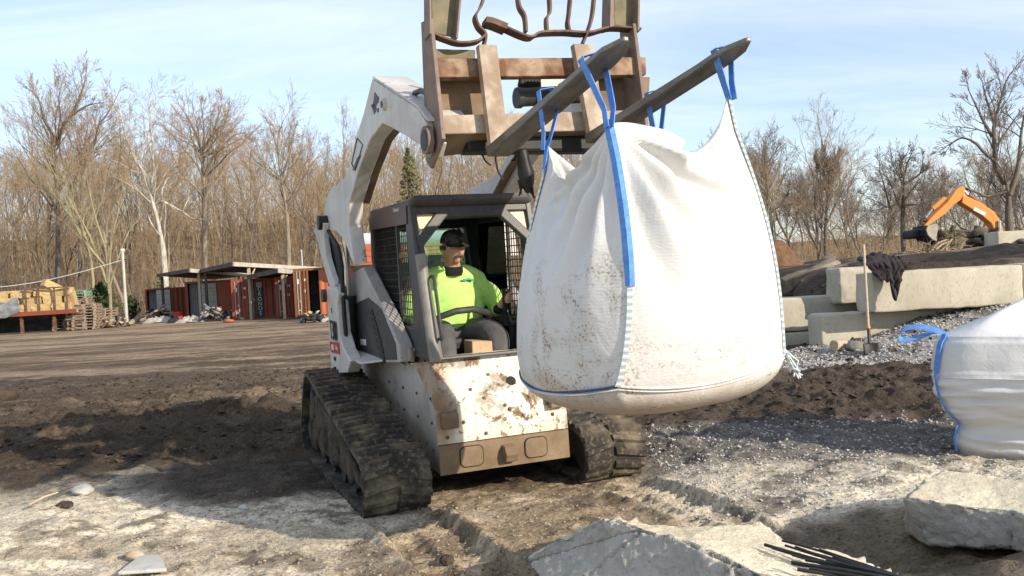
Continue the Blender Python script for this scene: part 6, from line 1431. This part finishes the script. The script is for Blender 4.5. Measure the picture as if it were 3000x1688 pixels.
# ---------------------------------------------------------------- bare winter trees
def rand_perp(d, rr):
    a = V(rr.gauss(0, 1), rr.gauss(0, 1), rr.gauss(0, 1)); a = a - d * a.dot(d); return a.normalized()
class Tree:
    def __init__(s, seed, twig_r=.012): s.rr = random.Random(seed); s.tk = MB(); s.cr = MB(); s.tr = twig_r
    def branch(s, p, d, L, r, lev, maxlev, kids, spread=.75, up=.18, wob=.16, gnarl=1.0, path=None):
        rr = s.rr; n = 5 if lev < 2 else 3
        if path: pts = [Vector(q) for q in path]
        else:
            pts = [Vector(p)]; dd = Vector(d).normalized()
            for i in range(n):
                dd = (dd + rand_perp(dd, rr) * wob * gnarl + V(0, 0, up * (.6 if lev else .2))).normalized(); pts.append(pts[-1] + dd * L / n)
        m = len(pts); rs = [max(s.tr * .6, r * (1 - (.6 if lev == 0 else .72) * i / (m - 1))) for i in range(m)]
        (s.tk if lev < 2 else s.cr).tube(pts, rs, 9 if lev == 0 else 6 if lev == 1 else 4 if lev == 2 else 3, cap=False)
        if lev >= maxlev: return
        cum = [0]
        for a, b in zip(pts, pts[1:]): cum.append(cum[-1] + (b - a).length)
        LL = cum[-1]; k = kids[min(lev, len(kids) - 1)]; k = max(1, int(k * rr.uniform(.8, 1.2)))
        f0 = .38 if lev == 0 else .22
        for i in range(k):
            f = f0 + (1 - f0) * (i + rr.random()) / k; t = f * LL; j = 0
            while j < m - 2 and cum[j + 1] < t: j += 1
            q = pts[j].lerp(pts[j + 1], (t - cum[j]) / max(1e-6, cum[j + 1] - cum[j])); bd = (pts[j + 1] - pts[j]).normalized()
            ang = spread * rr.uniform(.55, 1.2) * (1.15 - .45 * f if lev == 0 else 1); nd = (bd * math.cos(ang) + rand_perp(bd, rr) * math.sin(ang)).normalized()
            cl = LL * (.62 if lev == 0 else .58) * (1.15 - .65 * f) * rr.uniform(.7, 1.15); s.branch(q, nd, cl, min(rs[j] * rr.uniform(.38, .58), .011 * cl + .004), lev + 1, maxlev, kids, spread, up, wob, gnarl)
        s.branch(pts[-1], (pts[-1] - pts[-2]), LL * .35, rs[-1], lev + 1, maxlev, kids, spread, up, wob, gnarl)
def tree_meshes(t, nm, mt, mc):
    a = t.tk.mesh('trunk'); a.materials.append(mt); b = t.cr.mesh('crown'); b.materials.append(mc); return a, b
def place(meshes, name, label, cat, p, rz, s, group=None):
    r = thing(name, label, cat, at(p, rz, s), group); link('trunk', meshes[0], r); link('crown', meshes[1], r); return r
PR = []
for k in range(7):
    t = Tree(100 + k, .014); H = 1.0
    t.branch(V(0, 0, -.3), V(.03 * (k - 3), .02, 1), 12.5, .13 + .025 * (k % 3), 0, 4, [[11, 6, 5, 3], [9, 7, 5, 3], [13, 5, 5, 3]][k % 3], [.62, .8, .5][k % 3], [.09, .07, .14][k % 3], .22, 1)
    PR.append(tree_meshes(t, 'tree', m_bark if k % 3 else m_barkd, m_twig))
PD = []
for k in range(3):
    t = Tree(200 + k, .015); t.branch(V(0, 0, -.3), V(.05 * (k - 1), 0, 1), 10, .15, 0, 4, [11, 8, 6, 4], .75, .09, .24, 1.2); PD.append(tree_meshes(t, 'tree', m_barkd, m_twigd))
rr = random.Random(77)
# the wood on the slope at left, behind the containers and the loader
GL = 'bare trees of the wood across the yard'
def clear(x, y): return True
cnt = 0
for row, (d0, d1, n) in enumerate(((66, 76, 15), (78, 92, 28), (96, 118, 66), (116, 146, 90))):
    for i in range(n):
        u = -260 + (1900 + 260) * (i + rr.uniform(.1, .9)) / n; d = rr.uniform(d0, d1)
        x = (u - 1500) / F * d; z = GH(x, d); s = rr.uniform(.66, .94) if row < 3 else rr.uniform(.6, .85)
        if u > 700: s *= .86
        place(PR[rr.randrange(7)], 'bare_tree', 'bare grey brown tree in the dense wood across the yard', 'tree', V(x, d, z - .1), rr.random() * 6.28, s, GL); cnt += 1
GRR = 'bare trees of the wood on the right'
for row, (d0, d1, n) in enumerate(((50, 60, 8), (62, 80, 20), (84, 120, 44))):
    for i in range(n):
        u = 2080 + 1150 * (i + rr.uniform(.1, .9)) / n; d = rr.uniform(d0, d1); x = (u - 1500) / F * d; s = rr.uniform(.55, .80) * (1 if row else .8); s *= (1.1 if u < 2520 else .85)
        place((PD + PR)[rr.randrange(6)], 'bare_tree', 'bare dark tree in the thin wood on the right', 'tree', V(x, d, GH(x, d) - .1), rr.random() * 6.28, s, GRR)
def path(l, d): return [WP(u, v, y=d) for u, v in l]
def feature(name, label, cat, base, d, seed, limbs, mt, mc, kids=(8, 6, 4, 3), maxlev=3, spread=.7, up=.08, wob=.22, twig=.013):
    """tree whose main limbs follow measured lines; first limb is the trunk from the ground"""
    t = Tree(seed, twig); b = WP(*base, y=d); b.z = GH(b.x, d)
    for i, (l, r) in enumerate(limbs):
        P = path(l, d)
        if i == 0: P = [V(b.x, d, b.z - .2)] + P
        P = [q + V(0, .25 * math.sin(k * 1.3 + i) * (1 if 0 < k else 0), 0) for k, q in enumerate(P)]
        P = crv([q - V(b.x, d, b.z) for q in P], 3); n_ = len(P); r *= .72; rs = [max(.02, r * (1 - .75 * k / (n_ - 1))) for k in range(n_)]; t.tk.tube(P, rs, 9, cap=False)
        L = sum((b2 - a2).length for a2, b2 in zip(P, P[1:])); kk = max(3, int(L * kids[0] / 6))
        for k in range(kk):
            f = (.45 if i == 0 else .2) + (.55 if i == 0 else .8) * (k + t.rr.random()) / kk; j = min(n_ - 2, int(f * (n_ - 1))); bd = (P[j + 1] - P[j]).normalized(); ang = spread * t.rr.uniform(.6, 1.2)
            nd = (bd * math.cos(ang) + rand_perp(bd, t.rr) * math.sin(ang)); t.branch(P[j], nd, L * .47 * (1.2 - .6 * f), min(rs[j] * .5, .006 * L + .006), 1, maxlev + 1, [0, kids[1], kids[2], kids[3]], spread, up, wob)
        t.branch(P[-1], P[-1] - P[-2], L * .3, rs[-1], 1, maxlev + 1, [0, kids[1], kids[2], kids[3]], spread, up, wob)
    place(tree_meshes(t, name, mt, mc), name, label, cat, V(b.x, d, b.z), 0, 1)
feature('sycamore_tree', 'white barked bare tree with a crooked pale limb reaching right', 'tree', (488, 900), 64, 11, [([(478, 780), (470, 690), (452, 600), (443, 565)], .36), ([(443, 565), (428, 520), (405, 480), (380, 420), (360, 360), (345, 310)], .20), ([(447, 575), (448, 500), (452, 420), (440, 350), (455, 300)], .17), ([(456, 598), (480, 592), (505, 604), (535, 622), (560, 640), (592, 642)], .15), ([(480, 592), (477, 565), (485, 530), (500, 505), (520, 495), (560, 487)], .10), ([(500, 505), (520, 455), (548, 432)], .06), ([(535, 620), (545, 590), (560, 570), (580, 560), (615, 540)], .08), ([(470, 690), (440, 655), (432, 625)], .12)], m_syc, m_twig, kids=(7, 5, 4, 2))
feature('bare_tree', 'tallest bare tree at far left with a high forked crown', 'tree', (165, 900), 72, 12, [([(166, 700), (165, 520), (163, 425)], .34), ([(163, 425), (145, 385), (130, 350), (120, 300), (95, 270)], .20), ([(163, 425), (185, 375), (205, 345), (225, 315), (235, 270), (245, 235)], .22), ([(205, 345), (245, 318), (280, 305), (300, 300)], .12), ([(163, 425), (180, 345), (170, 290), (175, 250)], .12)], m_barkd, m_twig, kids=(9, 6, 5, 3), spread=.6)
feature('bare_tree', 'bare tree with one long slanting limb right of the tallest tree', 'tree', (228, 880), 76, 13, [([(232, 700), (240, 500), (255, 455)], .26), ([(255, 455), (275, 415), (290, 370), (315, 340), (335, 300)], .17), ([(250, 460), (215, 430), (205, 400)], .10)], m_barkd, m_twig, kids=(8, 6, 4, 3))
feature('bare_tree', 'broad crowned bare tree between the white tree and the loader', 'tree', (595, 880), 74, 14, [([(597, 650), (592, 480), (590, 440)], .40), ([(590, 440), (570, 390), (555, 350), (535, 320)], .18), ([(592, 440), (620, 400), (640, 350), (650, 310)], .18), ([(594, 460), (640, 440), (690, 395), (720, 390)], .15), ([(594, 450), (600, 380), (590, 320)], .15)], m_bark, m_twig, kids=(9, 6, 5, 3))
feature('multistem_tree', 'yellow green multi stemmed bare tree rising behind the metal pole', 'tree', (322, 925), 57, 15, [([(318, 860), (310, 790), (270, 730), (215, 640), (150, 560)], .16), ([(314, 830), (262, 700), (225, 620), (165, 510)], .13), ([(316, 830), (312, 740), (285, 640), (262, 550)], .13), ([(318, 850), (330, 720), (345, 640), (355, 590)], .10), ([(318, 850), (350, 760), (375, 680), (405, 640)], .10), ([(320, 860), (315, 760), (308, 660)], .10)], m_barky, m_barky, kids=(4, 3, 3, 2), spread=.45, up=.25)
feature('bare_tree', 'slender pale trunked tree just left of the white tree base', 'tree', (270, 900), 62, 16, [([(268, 820), (255, 720), (235, 640), (215, 580)], .17)], m_barky, m_twig, kids=(7, 5, 4, 2))
feature('bare_tree', 'pale trunked bare tree standing just left of the loader arm', 'tree', (845, 850), 66, 17, [([(842, 700), (836, 600), (825, 520), (815, 440)], .26), ([(815, 440), (800, 400), (790, 370)], .12), ([(825, 520), (850, 450), (862, 400)], .12)], m_bark, m_twig)
feature('bare_tree', 'large bare spreading tree at the right edge above the excavator', 'tree', (2962, 700), 52, 18, [([(2962, 640), (2958, 580), (2945, 540)], .40), ([(2945, 540), (2925, 495), (2912, 450), (2906, 400), (2912, 360), (2935, 300), (2950, 240)], .24), ([(2918, 475), (2880, 445), (2850, 420), (2815, 405), (2790, 420)], .15), ([(2906, 400), (2872, 350), (2850, 300), (2840, 260)], .13), ([(2958, 570), (2975, 500), (2990, 440), (3000, 380), (3010, 300)], .22), ([(2912, 360), (2890, 290), (2885, 240)], .12), ([(2950, 560), (2900, 575), (2860, 560), (2815, 552), (2775, 570), (2735, 580)], .13), ([(2912, 440), (2950, 390), (2985, 330)], .12)], m_barkd, m_twigd, kids=(9, 6, 5, 3), spread=.65)
feature('bare_tree', 'dark bare tree with upright limbs left of the excavator', 'tree', (2648, 740), 56, 19, [([(2650, 660), (2650, 570), (2645, 520)], .28), ([(2645, 520), (2640, 480), (2655, 450)], .13), ([(2648, 560), (2610, 610), (2590, 560), (2575, 500)], .12), ([(2648, 540), (2690, 510), (2700, 470)], .12), ([(2646, 600), (2690, 600), (2720, 590), (2775, 560)], .11)], m_barkd, m_twigd, kids=(9, 6, 5, 3))
feature('bare_tree', 'bushy crowned bare tree right of the hanging bag', 'tree', (2420, 780), 62, 20, [([(2422, 700), (2425, 600), (2428, 540)], .24), ([(2428, 540), (2405, 500), (2390, 470)], .12), ([(2428, 540), (2450, 500), (2455, 465)], .12), ([(2426, 560), (2426, 500), (2420, 455)], .12)], m_barkd, m_twigd, kids=(14, 8, 6, 3), spread=.5, up=.3)
feature('bare_tree', 'thin bare tree at the seam of the hanging bag', 'tree', (2265, 760), 60, 21, [([(2262, 640), (2250, 560), (2240, 500)], .2), ([(2256, 620), (2290, 600), (2310, 560)], .1)], m_barkd, m_twigd, kids=(10, 7, 5, 3))
# evergreens
def leafy(name, label, cat, u, v, d, h, w_, seed, mt, n=900, leaf=.10, cone=True):
    p = WP(u, v, y=d); z0 = GH(p.x, d); r = thing(name, label, cat, at(V(p.x, d, z0))); rr = random.Random(seed); mb = MB(); mb.tube([V(0, 0, -.1), V(.05, 0, h * .5), V(0, 0, h * .97)], [.03 * h * .6 + .03, .02 * h * .6 + .02, .01], 7); mb.build('trunk', m_bark, r); mb = MB()
    for k in range(n):
        t = rr.random() ** .8; g = rr.random() * 6.28; rad = w_ * ((1 - t) ** .8 if cone else math.sin(math.pi * min(.97, t * .9 + .1))) * rr.uniform(.25, 1.0) * (1 + .35 * math.sin(g * 3 + seed) ); c = V(rad * math.cos(g), rad * math.sin(g), h * (.12 + .88 * t)); s = leaf * rr.uniform(.6, 1.5); a = V(rr.gauss(0, 1), rr.gauss(0, 1), rr.gauss(0, .6)).normalized(); b = a.orthogonal().normalized()
        mb.add([c - a * s, c + b * s * .5, c + a * s, c - b * s * .5], [(0, 1, 2, 3)])
    mb.build('crown', mt, r)
leafy('pine_tree', 'olive green pine rising above the cab beside the loader arm', 'tree', 1215, 800, 70, 11.6, 2.3, 1, m_needle, 1000, .19)
leafy('evergreen_bush', 'green conifer behind the farthest container', 'bush', 488, 860, 66, 3.6, 1.2, 2, m_needle, 900, .13)
leafy('evergreen_bush', 'dark evergreen bush left of the metal pole', 'bush', 300, 925, 58, 2.6, .95, 3, m_evergreen, 900, .12, False)
leafy('evergreen_bush', 'small dark evergreen bush right of the metal pole', 'bush', 385, 920, 60, 1.7, .6, 4, m_evergreen, 500, .10, False)
leafy('evergreen_bush', 'low green bush behind the bales', 'bush', 55, 895, 62, 2.4, 1.1, 5, m_needle, 500, .12, False)
leafy('evergreen_bush', 'low dark bush behind the pallet stacks', 'bush', 180, 890, 62, 2.0, 1.3, 6, m_evergreen, 600, .12, False)
leafy('evergreen_bush', 'small green bush beside the brush pile', 'bush', 2795, 735, 25.6, .75, .28, 7, m_needle, 200, .05, False)
# saplings and brambles between the trees: one mass
rr = random.Random(5); mb = MB(); mb2 = MB()
for k in range(15000):
    u = rr.uniform(-250, 3300); d = 66 + 84 * rr.random() ** .8; x = (u - 1500) / F * d
    if 1900 < u: d = rr.uniform(58, 125); x = (u - 1500) / F * d
    if u > 1950 and rr.random() < .45: continue
    h = rr.uniform(1.0, 4.5) * (.8 if u > 2000 else 1) * (1 if d < 95 else 1.7); l1 = V(rr.gauss(0, .12), rr.gauss(0, .12), 1) * h
    mb.v.append((x, d, h)); mb.s.append((l1, rr.random()))
xs = np.array([q[0] for q in mb.v]); ys = np.array([q[1] for q in mb.v]); zs = ground_h(xs, ys, False)
for (x, y, h), z, (l1, q) in zip(mb.v, zs, mb.s):
    p = V(x, y, z - .05); bend = V(rr.gauss(0, .25), rr.gauss(0, .25), 0) * h * .3; m_ = p + l1 * .5 + bend * .4; mb2.tube([p, m_, p + l1 + bend], [.010 + .004 * h, .014, .009], 3, cap=False)
    for j in range(4):
        b0 = p.lerp(p + l1, .3 + .17 * j) + bend * .3; dr = V(rr.gauss(0, 1), rr.gauss(0, 1), .7).normalized() * h * rr.uniform(.15, .35); mb2.tube([b0, b0 + dr], [.011, .007], 3, cap=False)
tag(mb2.build('undergrowth', m_twig), 'brown saplings and brambles filling the wood', 'undergrowth', kind='stuff')
